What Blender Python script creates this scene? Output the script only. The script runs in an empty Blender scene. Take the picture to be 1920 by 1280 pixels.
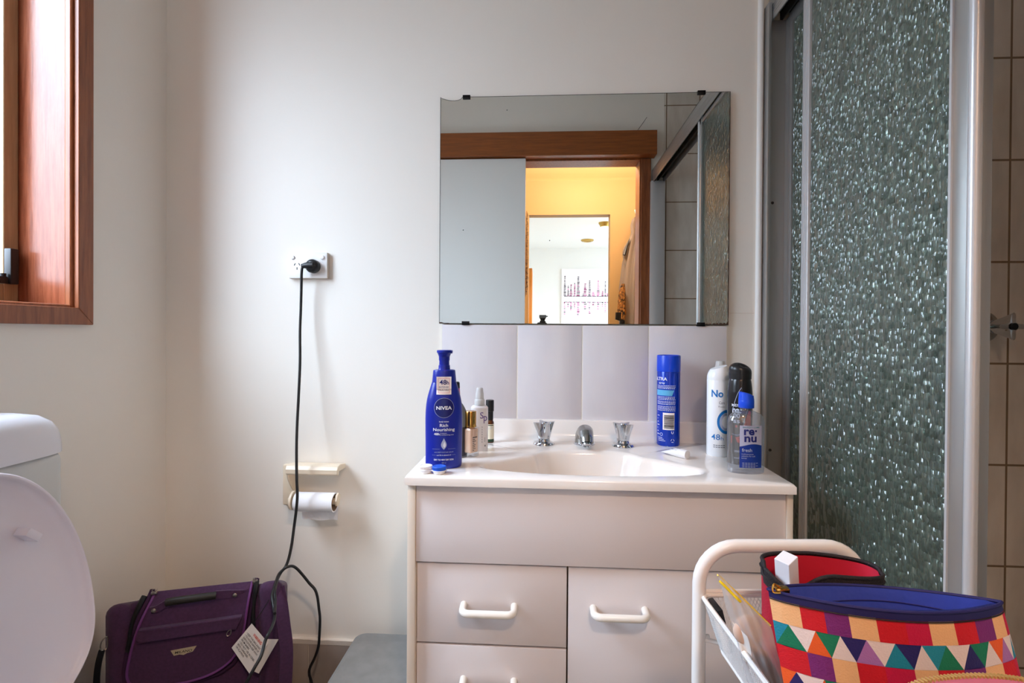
import bpy, bmesh, math, random
from mathutils import Vector, Matrix
random.seed(7)
PI = math.pi
SC = bpy.context.scene
COL = SC.collection

# ------------------------------------------------------------------ camera
cam_d = bpy.data.cameras.new('camera')
cam_d.sensor_width = 36.0
cam_d.lens = 958.7 / 1920 * 36.0
cam_d.shift_y = -10.63 / 1920
cam_d.clip_start = 0.004
cam = bpy.data.objects.new('camera', cam_d)
COL.objects.link(cam)
yaw, pitch, roll = 0.058075, 0.006535, 0.006467
fw = Vector((-math.sin(yaw) * math.cos(pitch), math.cos(yaw) * math.cos(pitch), -math.sin(pitch)))
rt = Vector((math.cos(yaw), math.sin(yaw), 0))
up = rt.cross(fw)
r2 = rt * math.cos(roll) + up * math.sin(roll)
u2 = -rt * math.sin(roll) + up * math.cos(roll)
M = Matrix((r2, u2, -fw)).transposed().to_4x4()
M.translation = Vector((0, -1.42, 1.10))
cam.matrix_world = M
SC.camera = cam

# ------------------------------------------------------------------ world, exposure
SC.view_settings.view_transform = 'Standard'
SC.view_settings.look = 'None'
SC.view_settings.gamma = 1.0
SC.view_settings.use_curve_mapping = False
SC.view_settings.exposure = 0.18
SC.cycles.max_bounces = 14
SC.cycles.transparent_max_bounces = 24
SC.cycles.transmission_bounces = 12
SC.cycles.diffuse_bounces = 7
SC.cycles.glossy_bounces = 8
SC.cycles.sample_clamp_indirect = 6.0

W = bpy.data.worlds.new('overcast_sky')
SC.world = W
W.use_nodes = True
nt = W.node_tree
nt.nodes.clear()
wo = nt.nodes.new('ShaderNodeOutputWorld')
bg = nt.nodes.new('ShaderNodeBackground')
tc = nt.nodes.new('ShaderNodeTexCoord')
sep = nt.nodes.new('ShaderNodeSeparateXYZ')
rmp = nt.nodes.new('ShaderNodeValToRGB')
cr_ = rmp.color_ramp
cr_.elements[0].position = 0.4; cr_.elements[0].color = (0.151, 0.18, 0.212, 1)
cr_.elements[1].position = 1.0; cr_.elements[1].color = (1.47, 1.75, 2.065, 1)
for p_, c_ in ((0.5, (0.269, 0.32, 0.378, 1)), (0.62, (0.588, 0.7, 0.826, 1)), (0.75, (0.924, 1.1, 1.298, 1)), (0.86, (1.302, 1.55, 1.829, 1))):
    e_ = cr_.elements.new(p_); e_.color = c_
mp = nt.nodes.new('ShaderNodeMath'); mp.operation = 'MULTIPLY_ADD'
mp.inputs[1].default_value = 0.5; mp.inputs[2].default_value = 0.5
nt.links.new(tc.outputs['Generated'], sep.inputs[0])
nt.links.new(sep.outputs['Z'], mp.inputs[0])
nt.links.new(mp.outputs[0], rmp.inputs[0])
nt.links.new(rmp.outputs[0], bg.inputs[0])
bg.inputs[1].default_value = 15.8
nt.links.new(bg.outputs[0], wo.inputs[0])


def lamp(name, kind, loc, rot, energy, color, **kw):
    d = bpy.data.lights.new(name, kind)
    d.energy = energy
    d.color = color
    for k, v in kw.items():
        setattr(d, k, v)
    o = bpy.data.objects.new(name, d)
    COL.objects.link(o)
    o.location = loc
    o.rotation_euler = rot
    return o


# portals where the sky comes in: bathroom window, unseen opening added for far-room light
p = lamp('bathroom_window_portal', 'AREA', (-1.252, -0.63, 1.70), (0, -PI / 2, 0), 1, (1, 1, 1), shape='RECTANGLE', size=1.16, size_y=0.70)
p.data.cycles.is_portal = True
p = lamp('far_room_opening_portal', 'AREA', (2.15, -4.7, 1.3), (0, PI / 2, 0), 1, (1, 1, 1), shape='RECTANGLE', size=1.8, size_y=2.8)
p.data.cycles.is_portal = True
# the hallway's warm ceiling lamp (its fitting is built further down)
lamp('hall_lamp_light', 'POINT', (0.30, -1.90, 2.29), (0, 0, 0), 46, (1.0, 0.76, 0.58), shadow_soft_size=0.07)


# ------------------------------------------------------------------ materials
def lin(c):
    return tuple(((v / 255) / 12.92 if v <= 10 else (((v / 255) + 0.055) / 1.055) ** 2.4) for v in c) + (1,)


def mat(name, rgb, rough=0.5, metal=0.0, spec=0.5, bump=None, trans=0.0, ior=1.45, coat=0.0, sheen=0.0, noise=None, alpha=1.0, sss=0.0):
    """rgb is sRGB 0-255; bump=(scale,strength[,stretch]); noise=(scale, rgb2, [stretch])"""
    m = bpy.data.materials.new(name)
    m.use_nodes = True
    n = m.node_tree
    b = n.nodes['Principled BSDF']
    b.inputs['Base Color'].default_value = lin(rgb)
    b.inputs['Roughness'].default_value = rough
    b.inputs['Metallic'].default_value = metal
    b.inputs['Specular IOR Level'].default_value = spec
    b.inputs['Transmission Weight'].default_value = trans
    b.inputs['IOR'].default_value = ior
    b.inputs['Coat Weight'].default_value = coat
    b.inputs['Sheen Weight'].default_value = sheen
    b.inputs['Alpha'].default_value = alpha
    if noise or bump:
        t = n.nodes.new('ShaderNodeTexCoord')
    if noise:
        mpn = n.nodes.new('ShaderNodeMapping')
        if len(noise) > 2:
            mpn.inputs['Scale'].default_value = noise[2]
        nz = n.nodes.new('ShaderNodeTexNoise')
        nz.inputs['Scale'].default_value = noise[0]
        nz.inputs['Detail'].default_value = 5
        mx = n.nodes.new('ShaderNodeMix'); mx.data_type = 'RGBA'
        mx.inputs[6].default_value = lin(rgb)
        mx.inputs[7].default_value = lin(noise[1])
        cr = n.nodes.new('ShaderNodeValToRGB')
        cr.color_ramp.elements[0].position = 0.35
        cr.color_ramp.elements[1].position = 0.65
        n.links.new(t.outputs['Object'], mpn.inputs[0])
        n.links.new(mpn.outputs[0], nz.inputs['Vector'])
        n.links.new(nz.outputs[0], cr.inputs[0])
        n.links.new(cr.outputs[0], mx.inputs[0])
        n.links.new(mx.outputs[2], b.inputs['Base Color'])
    if bump:
        mpb = n.nodes.new('ShaderNodeMapping')
        if len(bump) > 2:
            mpb.inputs['Scale'].default_value = bump[2]
        nb = n.nodes.new('ShaderNodeTexNoise')
        nb.inputs['Scale'].default_value = bump[0]
        nb.inputs['Detail'].default_value = 3
        bp = n.nodes.new('ShaderNodeBump')
        bp.inputs['Strength'].default_value = bump[1]
        bp.inputs['Distance'].default_value = 0.002
        n.links.new(t.outputs['Object'], mpb.inputs[0])
        n.links.new(mpb.outputs[0], nb.inputs['Vector'])
        n.links.new(nb.outputs[0], bp.inputs['Height'])
        n.links.new(bp.outputs[0], b.inputs['Normal'])
    return m


def mat_tiles(name, base, base2, grout, w, h, ox, oz, axis='x', rough=0.25, mortar=0.003):
    """tiles laid in straight rows; axis is the horizontal direction of the wall"""
    m = bpy.data.materials.new(name)
    m.use_nodes = True
    n = m.node_tree
    b = n.nodes['Principled BSDF']
    t = n.nodes.new('ShaderNodeTexCoord')
    s = n.nodes.new('ShaderNodeSeparateXYZ')
    c = n.nodes.new('ShaderNodeCombineXYZ')
    n.links.new(t.outputs['Object'], s.inputs[0])
    ax = n.nodes.new('ShaderNodeMath'); ax.operation = 'SUBTRACT'; ax.inputs[1].default_value = ox
    az = n.nodes.new('ShaderNodeMath'); az.operation = 'SUBTRACT'; az.inputs[1].default_value = oz
    n.links.new(s.outputs['X' if axis == 'x' else 'Y'], ax.inputs[0])
    n.links.new(s.outputs['Z'], az.inputs[0])
    n.links.new(ax.outputs[0], c.inputs[0])
    n.links.new(az.outputs[0], c.inputs[1])
    br = n.nodes.new('ShaderNodeTexBrick')
    br.offset = 0.0
    br.squash = 1.0
    br.inputs['Scale'].default_value = 1.0
    br.inputs['Mortar Size'].default_value = mortar
    br.inputs['Mortar Smooth'].default_value = 0.2
    br.inputs['Brick Width'].default_value = w
    br.inputs['Row Height'].default_value = h
    br.inputs['Color1'].default_value = lin(base)
    br.inputs['Color2'].default_value = lin(base)
    br.inputs['Mortar'].default_value = lin(grout)
    n.links.new(c.outputs[0], br.inputs['Vector'])
    nz = n.nodes.new('ShaderNodeTexNoise'); nz.inputs['Scale'].default_value = 9; nz.inputs['Detail'].default_value = 6
    mpn = n.nodes.new('ShaderNodeMapping'); mpn.inputs['Scale'].default_value = (2.5, 2.5, 0.8)
    n.links.new(t.outputs['Object'], mpn.inputs[0]); n.links.new(mpn.outputs[0], nz.inputs['Vector'])
    mx = n.nodes.new('ShaderNodeMix'); mx.data_type = 'RGBA'; mx.blend_type = 'MULTIPLY'
    cr = n.nodes.new('ShaderNodeValToRGB')
    cr.color_ramp.elements[0].position = 0.3; cr.color_ramp.elements[0].color = lin(base2)
    cr.color_ramp.elements[1].position = 0.7; cr.color_ramp.elements[1].color = (1, 1, 1, 1)
    n.links.new(nz.outputs[0], cr.inputs[0])
    mx.inputs[0].default_value = 1.0
    n.links.new(br.outputs['Color'], mx.inputs[6]); n.links.new(cr.outputs[0], mx.inputs[7])
    n.links.new(mx.outputs[2], b.inputs['Base Color'])
    b.inputs['Roughness'].default_value = rough
    bp = n.nodes.new('ShaderNodeBump'); bp.inputs['Strength'].default_value = 0.5; bp.inputs['Distance'].default_value = 0.001; bp.invert = True
    n.links.new(br.outputs['Fac'], bp.inputs['Height']); n.links.new(bp.outputs[0], b.inputs['Normal'])
    return m


def mat_wood(name, c1, c2, along='z', rough=0.35, scale=1.0):
    m = bpy.data.materials.new(name)
    m.use_nodes = True
    n = m.node_tree
    b = n.nodes['Principled BSDF']
    t = n.nodes.new('ShaderNodeTexCoord')
    mp_ = n.nodes.new('ShaderNodeMapping')
    sc = {'z': (14, 14, 0.9), 'y': (14, 0.9, 14), 'x': (0.9, 14, 14)}[along]
    mp_.inputs['Scale'].default_value = tuple(v * scale for v in sc)
    nz = n.nodes.new('ShaderNodeTexNoise'); nz.inputs['Scale'].default_value = 6; nz.inputs['Detail'].default_value = 8; nz.inputs['Roughness'].default_value = 0.7
    cr = n.nodes.new('ShaderNodeValToRGB')
    cr.color_ramp.elements[0].position = 0.36; cr.color_ramp.elements[0].color = lin(c1)
    cr.color_ramp.elements[1].position = 0.64; cr.color_ramp.elements[1].color = lin(c2)
    n.links.new(t.outputs['Object'], mp_.inputs[0]); n.links.new(mp_.outputs[0], nz.inputs['Vector'])
    n.links.new(nz.outputs[0], cr.inputs[0]); n.links.new(cr.outputs[0], b.inputs['Base Color'])
    b.inputs['Roughness'].default_value = rough
    bp = n.nodes.new('ShaderNodeBump'); bp.inputs['Strength'].default_value = 0.25; bp.inputs['Distance'].default_value = 0.001
    n.links.new(nz.outputs[0], bp.inputs['Height']); n.links.new(bp.outputs[0], b.inputs['Normal'])
    return m


def mat_clear(name, tint, gloss=0.12, rough=0.05, bump=None, milk=0.0, ior=1.45):
    """thin clear sheet: mostly see-through, with a skin of reflection"""
    m = bpy.data.materials.new(name)
    m.use_nodes = True
    n = m.node_tree
    n.nodes.clear()
    o = n.nodes.new('ShaderNodeOutputMaterial')
    tr = n.nodes.new('ShaderNodeBsdfTransparent'); tr.inputs[0].default_value = lin(tint)
    gl = n.nodes.new('ShaderNodeBsdfGlossy'); gl.inputs['Roughness'].default_value = rough
    fr = n.nodes.new('ShaderNodeFresnel'); fr.inputs[0].default_value = ior
    ad = n.nodes.new('ShaderNodeMath'); ad.operation = 'ADD'; ad.inputs[1].default_value = gloss; ad.use_clamp = True
    mx = n.nodes.new('ShaderNodeMixShader')
    ge = n.nodes.new('ShaderNodeNewGeometry')      # the skin reflects on its outer side only
    ob = n.nodes.new('ShaderNodeMath'); ob.operation = 'SUBTRACT'; ob.inputs[0].default_value = 1.0
    mu = n.nodes.new('ShaderNodeMath'); mu.operation = 'MULTIPLY'
    n.links.new(ge.outputs['Backfacing'], ob.inputs[1])
    n.links.new(fr.outputs[0], ad.inputs[0]); n.links.new(ad.outputs[0], mu.inputs[0]); n.links.new(ob.outputs[0], mu.inputs[1])
    n.links.new(mu.outputs[0], mx.inputs[0])
    n.links.new(tr.outputs[0], mx.inputs[1]); n.links.new(gl.outputs[0], mx.inputs[2])
    last = mx
    if milk:
        df = n.nodes.new('ShaderNodeBsdfDiffuse'); df.inputs[0].default_value = (0.8, 0.8, 0.8, 1)
        m2 = n.nodes.new('ShaderNodeMixShader'); m2.inputs[0].default_value = milk
        n.links.new(mx.outputs[0], m2.inputs[1]); n.links.new(df.outputs[0], m2.inputs[2]); last = m2
    if bump:
        t = n.nodes.new('ShaderNodeTexCoord')
        nz = n.nodes.new('ShaderNodeTexNoise'); nz.inputs['Scale'].default_value = bump[0]; nz.inputs['Detail'].default_value = 2
        bp = n.nodes.new('ShaderNodeBump'); bp.inputs['Strength'].default_value = bump[1]; bp.inputs['Distance'].default_value = 0.01
        n.links.new(t.outputs['Object'], nz.inputs['Vector']); n.links.new(nz.outputs[0], bp.inputs['Height'])
        n.links.new(bp.outputs[0], gl.inputs['Normal']); n.links.new(bp.outputs[0], fr.inputs['Normal'])
    n.links.new(last.outputs[0], o.inputs[0])
    return m


def mat_emit(name, rgb, strength):
    m = bpy.data.materials.new(name)
    m.use_nodes = True
    n = m.node_tree
    n.nodes.clear()
    o = n.nodes.new('ShaderNodeOutputMaterial')
    e = n.nodes.new('ShaderNodeEmission')
    e.inputs[0].default_value = lin(rgb); e.inputs[1].default_value = strength
    n.links.new(e.outputs[0], o.inputs[0])
    return m


def mat_shower_glass(name):
    m = bpy.data.materials.new(name)
    m.use_nodes = True
    n = m.node_tree
    b = n.nodes['Principled BSDF']
    b.inputs['Base Color'].default_value = (0.37, 0.50, 0.42, 1)
    b.inputs['Roughness'].default_value = 0.09
    b.inputs['Transmission Weight'].default_value = 0.86
    b.inputs['Coat Weight'].default_value = 0.45
    b.inputs['Coat Roughness'].default_value = 0.28
    b.inputs['IOR'].default_value = 1.6
    b.inputs['Specular IOR Level'].default_value = 1.0
    t = n.nodes.new('ShaderNodeTexCoord')
    mp_ = n.nodes.new('ShaderNodeMapping'); mp_.inputs['Scale'].default_value = (1.0, 128, 86)
    n.links.new(t.outputs['Object'], mp_.inputs[0])
    # slight wobble so that the woven rows are not ruler straight
    nz = n.nodes.new('ShaderNodeTexNoise'); nz.inputs['Scale'].default_value = 0.25; nz.inputs['Detail'].default_value = 2
    n.links.new(mp_.outputs[0], nz.inputs['Vector'])
    va = n.nodes.new('ShaderNodeVectorMath'); va.operation = 'MULTIPLY_ADD'
    va.inputs[1].default_value = (0, 1.0, 0.35)
    n.links.new(nz.outputs['Color'], va.inputs[0]); n.links.new(mp_.outputs[0], va.inputs[2])
    s = n.nodes.new('ShaderNodeSeparateXYZ'); n.links.new(va.outputs[0], s.inputs[0])
    c = n.nodes.new('ShaderNodeCombineXYZ'); n.links.new(s.outputs['Y'], c.inputs[0]); n.links.new(s.outputs['Z'], c.inputs[1])
    vo = n.nodes.new('ShaderNodeTexVoronoi'); vo.voronoi_dimensions = '2D'; vo.distance = 'EUCLIDEAN'
    vo.inputs['Scale'].default_value = 1.0; vo.inputs['Randomness'].default_value = 0.45
    n.links.new(c.outputs[0], vo.inputs['Vector'])
    # each woven cell is a small tilted facet, gently domed
    df = n.nodes.new('ShaderNodeVectorMath'); df.operation = 'SUBTRACT'
    n.links.new(c.outputs[0], df.inputs[0]); n.links.new(vo.outputs['Position'], df.inputs[1])
    ti = n.nodes.new('ShaderNodeVectorMath'); ti.operation = 'SUBTRACT'; ti.inputs[1].default_value = (0.28, 0.42, 0.5)
    n.links.new(vo.outputs['Color'], ti.inputs[0])
    ts = n.nodes.new('ShaderNodeVectorMath'); ts.operation = 'MULTIPLY'; ts.inputs[1].default_value = (1.0, 0.75, 0.0)
    n.links.new(ti.outputs[0], ts.inputs[0])
    dt = n.nodes.new('ShaderNodeVectorMath'); dt.operation = 'DOT_PRODUCT'
    n.links.new(df.outputs[0], dt.inputs[0]); n.links.new(ts.outputs[0], dt.inputs[1])
    sqr = n.nodes.new('ShaderNodeMath'); sqr.operation = 'MULTIPLY'
    n.links.new(vo.outputs['Distance'], sqr.inputs[0]); n.links.new(vo.outputs['Distance'], sqr.inputs[1])
    ad = n.nodes.new('ShaderNodeMath'); ad.operation = 'MULTIPLY_ADD'; ad.inputs[1].default_value = -0.28
    n.links.new(sqr.outputs[0], ad.inputs[0]); n.links.new(dt.outputs['Value'], ad.inputs[2])
    bp = n.nodes.new('ShaderNodeBump'); bp.inputs['Strength'].default_value = 1.0; bp.inputs['Distance'].default_value = 0.0115
    n.links.new(ad.outputs[0], bp.inputs['Height']); n.links.new(bp.outputs[0], b.inputs['Normal'])
    return m


MT = {}
MT['wall'] = mat('painted_plaster', (240, 235, 226), 0.5, bump=(90, 0.10), noise=(2.2, (238, 232, 222)))
MT['ceil'] = mat('ceiling_paint', (244, 241, 236), 0.7)
MT['hallwall'] = mat('hall_paint', (186, 154, 104), 0.6)
MT['hallceil'] = mat('hall_ceiling_paint', (206, 176, 124), 0.7)
MT['whitewall'] = mat('white_room_paint', (240, 240, 238), 0.6)
MT['floor'] = mat_tiles('floor_tiles', (214, 206, 196), (225, 220, 215), (110, 104, 98), 0.2, 0.2, 0, 0, rough=0.35)
MT['carpet'] = mat('hall_carpet', (150, 135, 115), 0.95, bump=(400, 0.4))
MT['shtile_x'] = mat_tiles('shower_tiles', (226, 218, 208), (234, 231, 228), (136, 114, 90), 0.18, 0.2665, 1.2205 - 7 * 0.18, 1.0265 - 4 * 0.2665, 'x', rough=0.35)
MT['shtile_y'] = mat_tiles('shower_tiles_side', (226, 218, 208), (234, 231, 228), (150, 138, 124), 0.18, 0.2665, 0.0, 1.0265 - 4 * 0.2665, 'y', rough=0.35)
MT['skirt'] = mat('skirting_tile', (170, 158, 150), 0.3, noise=(10, (150, 138, 130), (1, 1, 0.5)))
MT['splash'] = mat('splash_tile', (226, 221, 222), 0.16, noise=(9, (219, 214, 218), (1.6, 1.6, 0.45)))
MT['grout'] = mat('pale_grout', (232, 226, 216), 0.8)
MT['caulk'] = mat('caulk', (224, 214, 202), 0.6, bump=(60, 0.8))
MT['white_trim'] = mat('white_trim', (236, 234, 230), 0.35)
MT['wood_z'] = mat_wood('varnished_timber', (116, 60, 30), (156, 90, 50), 'z')
MT['wood_y'] = mat_wood('varnished_timber_rail', (110, 58, 30), (146, 86, 48), 'y')
MT['wood_x'] = mat_wood('varnished_timber_head', (128, 66, 20), (154, 84, 30), 'x')
MT['reveal'] = mat_wood('reveal_timber', (122, 62, 38), (154, 88, 60), 'z', rough=0.24, scale=1.4)
MT['sash'] = mat_wood('sash_timber', (160, 134, 100), (178, 152, 118), 'z')
MT['orange_wood'] = mat_wood('orange_timber', (214, 128, 40), (232, 150, 60), 'z')
MT['pane'] = mat_clear('window_pane', (252, 253, 255), 0.0)
MT['black'] = mat('black_plastic', (20, 20, 22), 0.4)
MT['blackmetal'] = mat('black_metal', (30, 30, 32), 0.35, metal=0.6)
MT['chrome'] = mat('chrome', (205, 208, 212), 0.07, metal=1.0)
MT['dullchrome'] = mat('worn_chrome', (170, 172, 170), 0.22, metal=1.0)
MT['alu'] = mat('satin_aluminium', (176, 176, 174), 0.38, metal=0.75)
MT['alu_white'] = mat('pale_aluminium', (205, 205, 206), 0.32, metal=0.35)
MT['alu_dark'] = mat('shadow_channel', (60, 58, 54), 0.5, metal=0.5)
MT['showerglass'] = mat_shower_glass('woven_pattern_glass')
MT['mirror'] = mat('mirror_silver', (236, 240, 238), 0.0, metal=1.0)
MT['mirror_edge'] = mat('mirror_edge', (62, 58, 50), 0.4)
MT['rust'] = mat('desilvered_edge', (66, 48, 38), 0.6)
MT['laminate'] = mat('laminate', (228, 220, 220), 0.32)
MT['laminate_edge'] = mat('laminate_edge', (226, 213, 198), 0.4)
MT['gap'] = mat('cabinet_inside', (120, 105, 92), 0.8)
MT['marble'] = mat('cultured_marble', (243, 236, 230), 0.14, coat=0.3)
MT['handle'] = mat('cream_handle', (246, 240, 231), 0.22)
MT['ceramic'] = mat('toilet_plastic', (226, 225, 230), 0.25)
MT['ceramic2'] = mat('cistern_plastic', (206, 208, 205), 0.3)
MT['lidpl'] = mat('toilet_lid_plastic', (230, 223, 230), 0.3)
MT['gpo'] = mat('socket_plastic', (244, 243, 241), 0.3)
MT['gpo_side'] = mat('socket_block', (214, 200, 186), 0.5)
MT['slot'] = mat('socket_slot', (40, 36, 34), 0.6)
MT['cable'] = mat('black_cable', (24, 22, 23), 0.42)
MT['cream'] = mat('cream_plastic', (232, 215, 190), 0.35)
MT['paper'] = mat('toilet_paper', (240, 240, 243), 0.9, bump=(120, 0.2))
MT['card'] = mat('cardboard', (140, 116, 96), 0.9)
MT['binlid'] = mat('grey_plastic', (132, 131, 129), 0.45, noise=(30, (124, 123, 121)))
MT['binside'] = mat('grey_plastic_side', (120, 117, 114), 0.45)
MT['yellow'] = mat('pale_yellow_plastic', (206, 180, 92), 0.45)
MT['purple'] = mat('purple_nylon', (74, 38, 76), 0.78, bump=(900, 0.5), sheen=0.15, noise=(160, (64, 31, 68)))
MT['purple2'] = mat('purple_piping', (110, 56, 118), 0.6)
MT['purple_dark'] = mat('purple_shadow_cloth', (56, 24, 60), 0.85)
MT['leather'] = mat('black_grip', (34, 30, 26), 0.5, bump=(80, 0.5))
MT['plate'] = mat('brass_plate', (206, 190, 160), 0.35, metal=0.3)
MT['ink'] = mat('black_ink', (30, 28, 32), 0.6)
MT['tagpaper'] = mat('white_tag', (226, 222, 218), 0.7)
MT['redink'] = mat('red_ink', (206, 60, 40), 0.6)
MT['steel'] = mat('steel', (170, 160, 150), 0.3, metal=1.0)
MT['navy'] = mat('cobalt_plastic', (14, 34, 148), 0.3, coat=0.15)
MT['navy_dark'] = mat('deep_blue', (10, 22, 104), 0.3)
MT['whiteink'] = mat('white_ink', (232, 236, 246), 0.5)
MT['silverink'] = mat('silver_ink', (168, 178, 206), 0.4)
MT['pinkred'] = mat('label_red', (214, 96, 104), 0.5)
MT['labelwhite'] = mat('label_white', (246, 238, 236), 0.45)
MT['inkblue'] = mat('ink_blue', (24, 34, 110), 0.5)
MT['smokeplastic'] = mat('grey_translucent_plastic', (128, 138, 148), 0.2, trans=0.35)
MT['darkliquid'] = mat('dark_liquid', (44, 44, 58), 0.15)
MT['magenta'] = mat('magenta_plastic', (198, 44, 120), 0.3)
MT['gold'] = mat('gold_metal', (200, 152, 78), 0.16, metal=1.0)
MT['goldteeth'] = mat('gold_zip', (226, 186, 116), 0.3, metal=0.55)
MT['beige'] = mat('beige_foundation', (236, 196, 164), 0.25, coat=0.4)
MT['thinclear'] = mat_clear('thin_clear_glass', (246, 246, 246), 0.04, 0.04, ior=1.7)
MT['glassclear'] = mat('clear_glass', (250, 250, 250), 0.02, trans=1.0, ior=1.3)
MT['milky'] = mat('milky_plastic', (236, 234, 236), 0.35, trans=0.12)
MT['frost'] = mat('frosted_cap', (226, 226, 224), 0.4, trans=0.35)
MT['violetink'] = mat('violet_ink', (92, 70, 140), 0.5)
MT['amber'] = mat('amber_glass', (84, 42, 14), 0.08, coat=0.4)
MT['greenink'] = mat('dark_green', (28, 60, 36), 0.4)
MT['creamlabel'] = mat('cream_label', (230, 222, 198), 0.5)
MT['skyblue'] = mat('cap_blue', (40, 96, 214), 0.35)
MT['lens_white'] = mat('lens_white', (240, 238, 240), 0.3)
MT['can_blue'] = mat('can_blue', (8, 58, 186), 0.2, metal=0.25, coat=0.3)
MT['cap_blue'] = mat('can_cap_blue', (6, 66, 208), 0.3)
MT['cyan'] = mat('cyan_print', (96, 176, 222), 0.4)
MT['brandblue'] = mat('brand_blue', (24, 116, 192), 0.4)
MT['can_white'] = mat('can_white', (240, 243, 247), 0.25)
MT['grey_print'] = mat('grey_print', (120, 124, 134), 0.5)
MT['can_black'] = mat('can_black', (22, 20, 21), 0.28, coat=0.2)
MT['cap_black'] = mat('cap_black', (34, 33, 34), 0.3)
MT['redprint'] = mat('red_print', (222, 52, 40), 0.35)
MT['pet'] = mat_clear('clear_bottle', (226, 230, 238), 0.06, 0.06, milk=0.10, ior=1.9)
MT['renulabel'] = mat('lilac_label', (176, 178, 204), 0.4)
MT['renublue'] = mat('blue_label', (18, 52, 140), 0.35)
MT['renucap'] = mat('renu_cap', (24, 78, 220), 0.3)
MT['teal'] = mat('teal_ink', (50, 130, 140), 0.5)
MT['tubewhite'] = mat('tube_white', (238, 238, 238), 0.35)
MT['cart'] = mat('white_powder_coat', (240, 236, 233), 0.28)
MT['cartwire'] = mat('white_wire', (238, 238, 238), 0.35)
MT['clearbag'] = mat_clear('zip_bag_film', (250, 248, 248), 0.06, 0.15, bump=(45, 0.35), milk=0.34)
MT['zipyellow'] = mat('zip_yellow', (236, 204, 20), 0.4)
MT['redcloth'] = mat('red_cloth', (176, 22, 48), 0.75, bump=(500, 0.4))
MT['redcloth2'] = mat('crimson_lining', (196, 30, 58), 0.65, bump=(40, 0.5))
MT['blackcloth'] = mat('black_tape', (34, 28, 32), 0.7, bump=(700, 0.6))
MT['bluelining'] = mat('blue_lining', (62, 80, 176), 0.28, bump=(40, 1.0), coat=0.3)
MT['bluetape'] = mat('dark_blue_tape', (30, 30, 92), 0.6)
MT['pinkcloth'] = mat('pink_pouch', (226, 130, 170), 0.5)
MT['boxwhite'] = mat('white_carton', (236, 238, 246), 0.5)
MT['brownwood'] = mat('brush_handle', (120, 92, 70), 0.5)
MT['puff'] = mat('beige_puff', (214, 184, 166), 0.9)
MT['robe'] = mat('sheer_robe', (140, 128, 118), 0.9, bump=(30, 0.4))
MT['paint_canvas'] = mat('canvas', (250, 244, 246), 0.8)
MT['plum'] = mat('plum_stroke', (150, 60, 110), 0.7)
MT['pinkstroke'] = mat('pink_stroke', (214, 130, 180), 0.7)
MT['greystroke'] = mat('charcoal_stroke', (92, 84, 96), 0.7)
MT['globe'] = mat_emit('globe_glow', (255, 244, 224), 3.0)
MT['oyster'] = mat_emit('oyster_glow', (255, 200, 120), 4.0)
MT['brass'] = mat('brass', (196, 160, 84), 0.3, metal=0.9)
MT['leopard'] = mat('leopard_cloth', (186, 130, 66), 0.8, noise=(60, (24, 18, 14)))
MT['bead'] = mat('dark_beads', (84, 60, 40), 0.35)
MT['camgrey'] = mat('camera_grey', (120, 118, 114), 0.4)
tri = {'peach': (244, 192, 140), 'red': (206, 24, 40), 'crimson': (200, 20, 72), 'purple': (120, 40, 120), 'teal': (30, 140, 170),
       'green': (20, 124, 92), 'white': (238, 222, 222), 'orange': (238, 98, 40), 'navy': (40, 34, 104), 'lilac': (172, 116, 184)}
for k, v in tri.items():
    MT['t_' + k] = mat('print_' + k, v, 0.6, bump=(700, 0.25))


# ------------------------------------------------------------------ mesh helpers
def catmull(pts, n=8, closed=False):
    P = [Vector(p) for p in pts]
    out = []
    N = len(P)
    rng = range(N) if closed else range(N - 1)
    for i in rng:
        p0 = P[(i - 1) % N] if closed or i > 0 else P[0]
        p1 = P[i]
        p2 = P[(i + 1) % N]
        p3 = P[(i + 2) % N] if closed or i + 2 < N else P[-1]
        for k in range(n):
            t = k / n
            out.append(0.5 * ((2 * p1) + (p2 - p0) * t + (2 * p0 - 5 * p1 + 4 * p2 - p3) * t * t + (3 * p1 - p0 - 3 * p2 + p3) * t ** 3))
    if not closed:
        out.append(P[-1])
    return out


_txt = {}


def text_geo(s, bold=0.0, slices=0):
    key = (s, bold)
    if key not in _txt:
        cu = bpy.data.curves.new('lettering', 'FONT')
        cu.body = s
        cu.size = 1.0
        cu.resolution_u = 3
        cu.offset = bold
        o = bpy.data.objects.new('lettering', cu)
        COL.objects.link(o)
        dg = bpy.context.evaluated_depsgraph_get()
        me = bpy.data.meshes.new_from_object(o.evaluated_get(dg))
        V = [tuple(v.co) for v in me.vertices]
        F = [tuple(p_.vertices) for p_ in me.polygons]
        bpy.data.objects.remove(o)
        bpy.data.curves.remove(cu)
        bpy.data.meshes.remove(me)
        _txt[key] = (V, F)
    return _txt[key]


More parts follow.
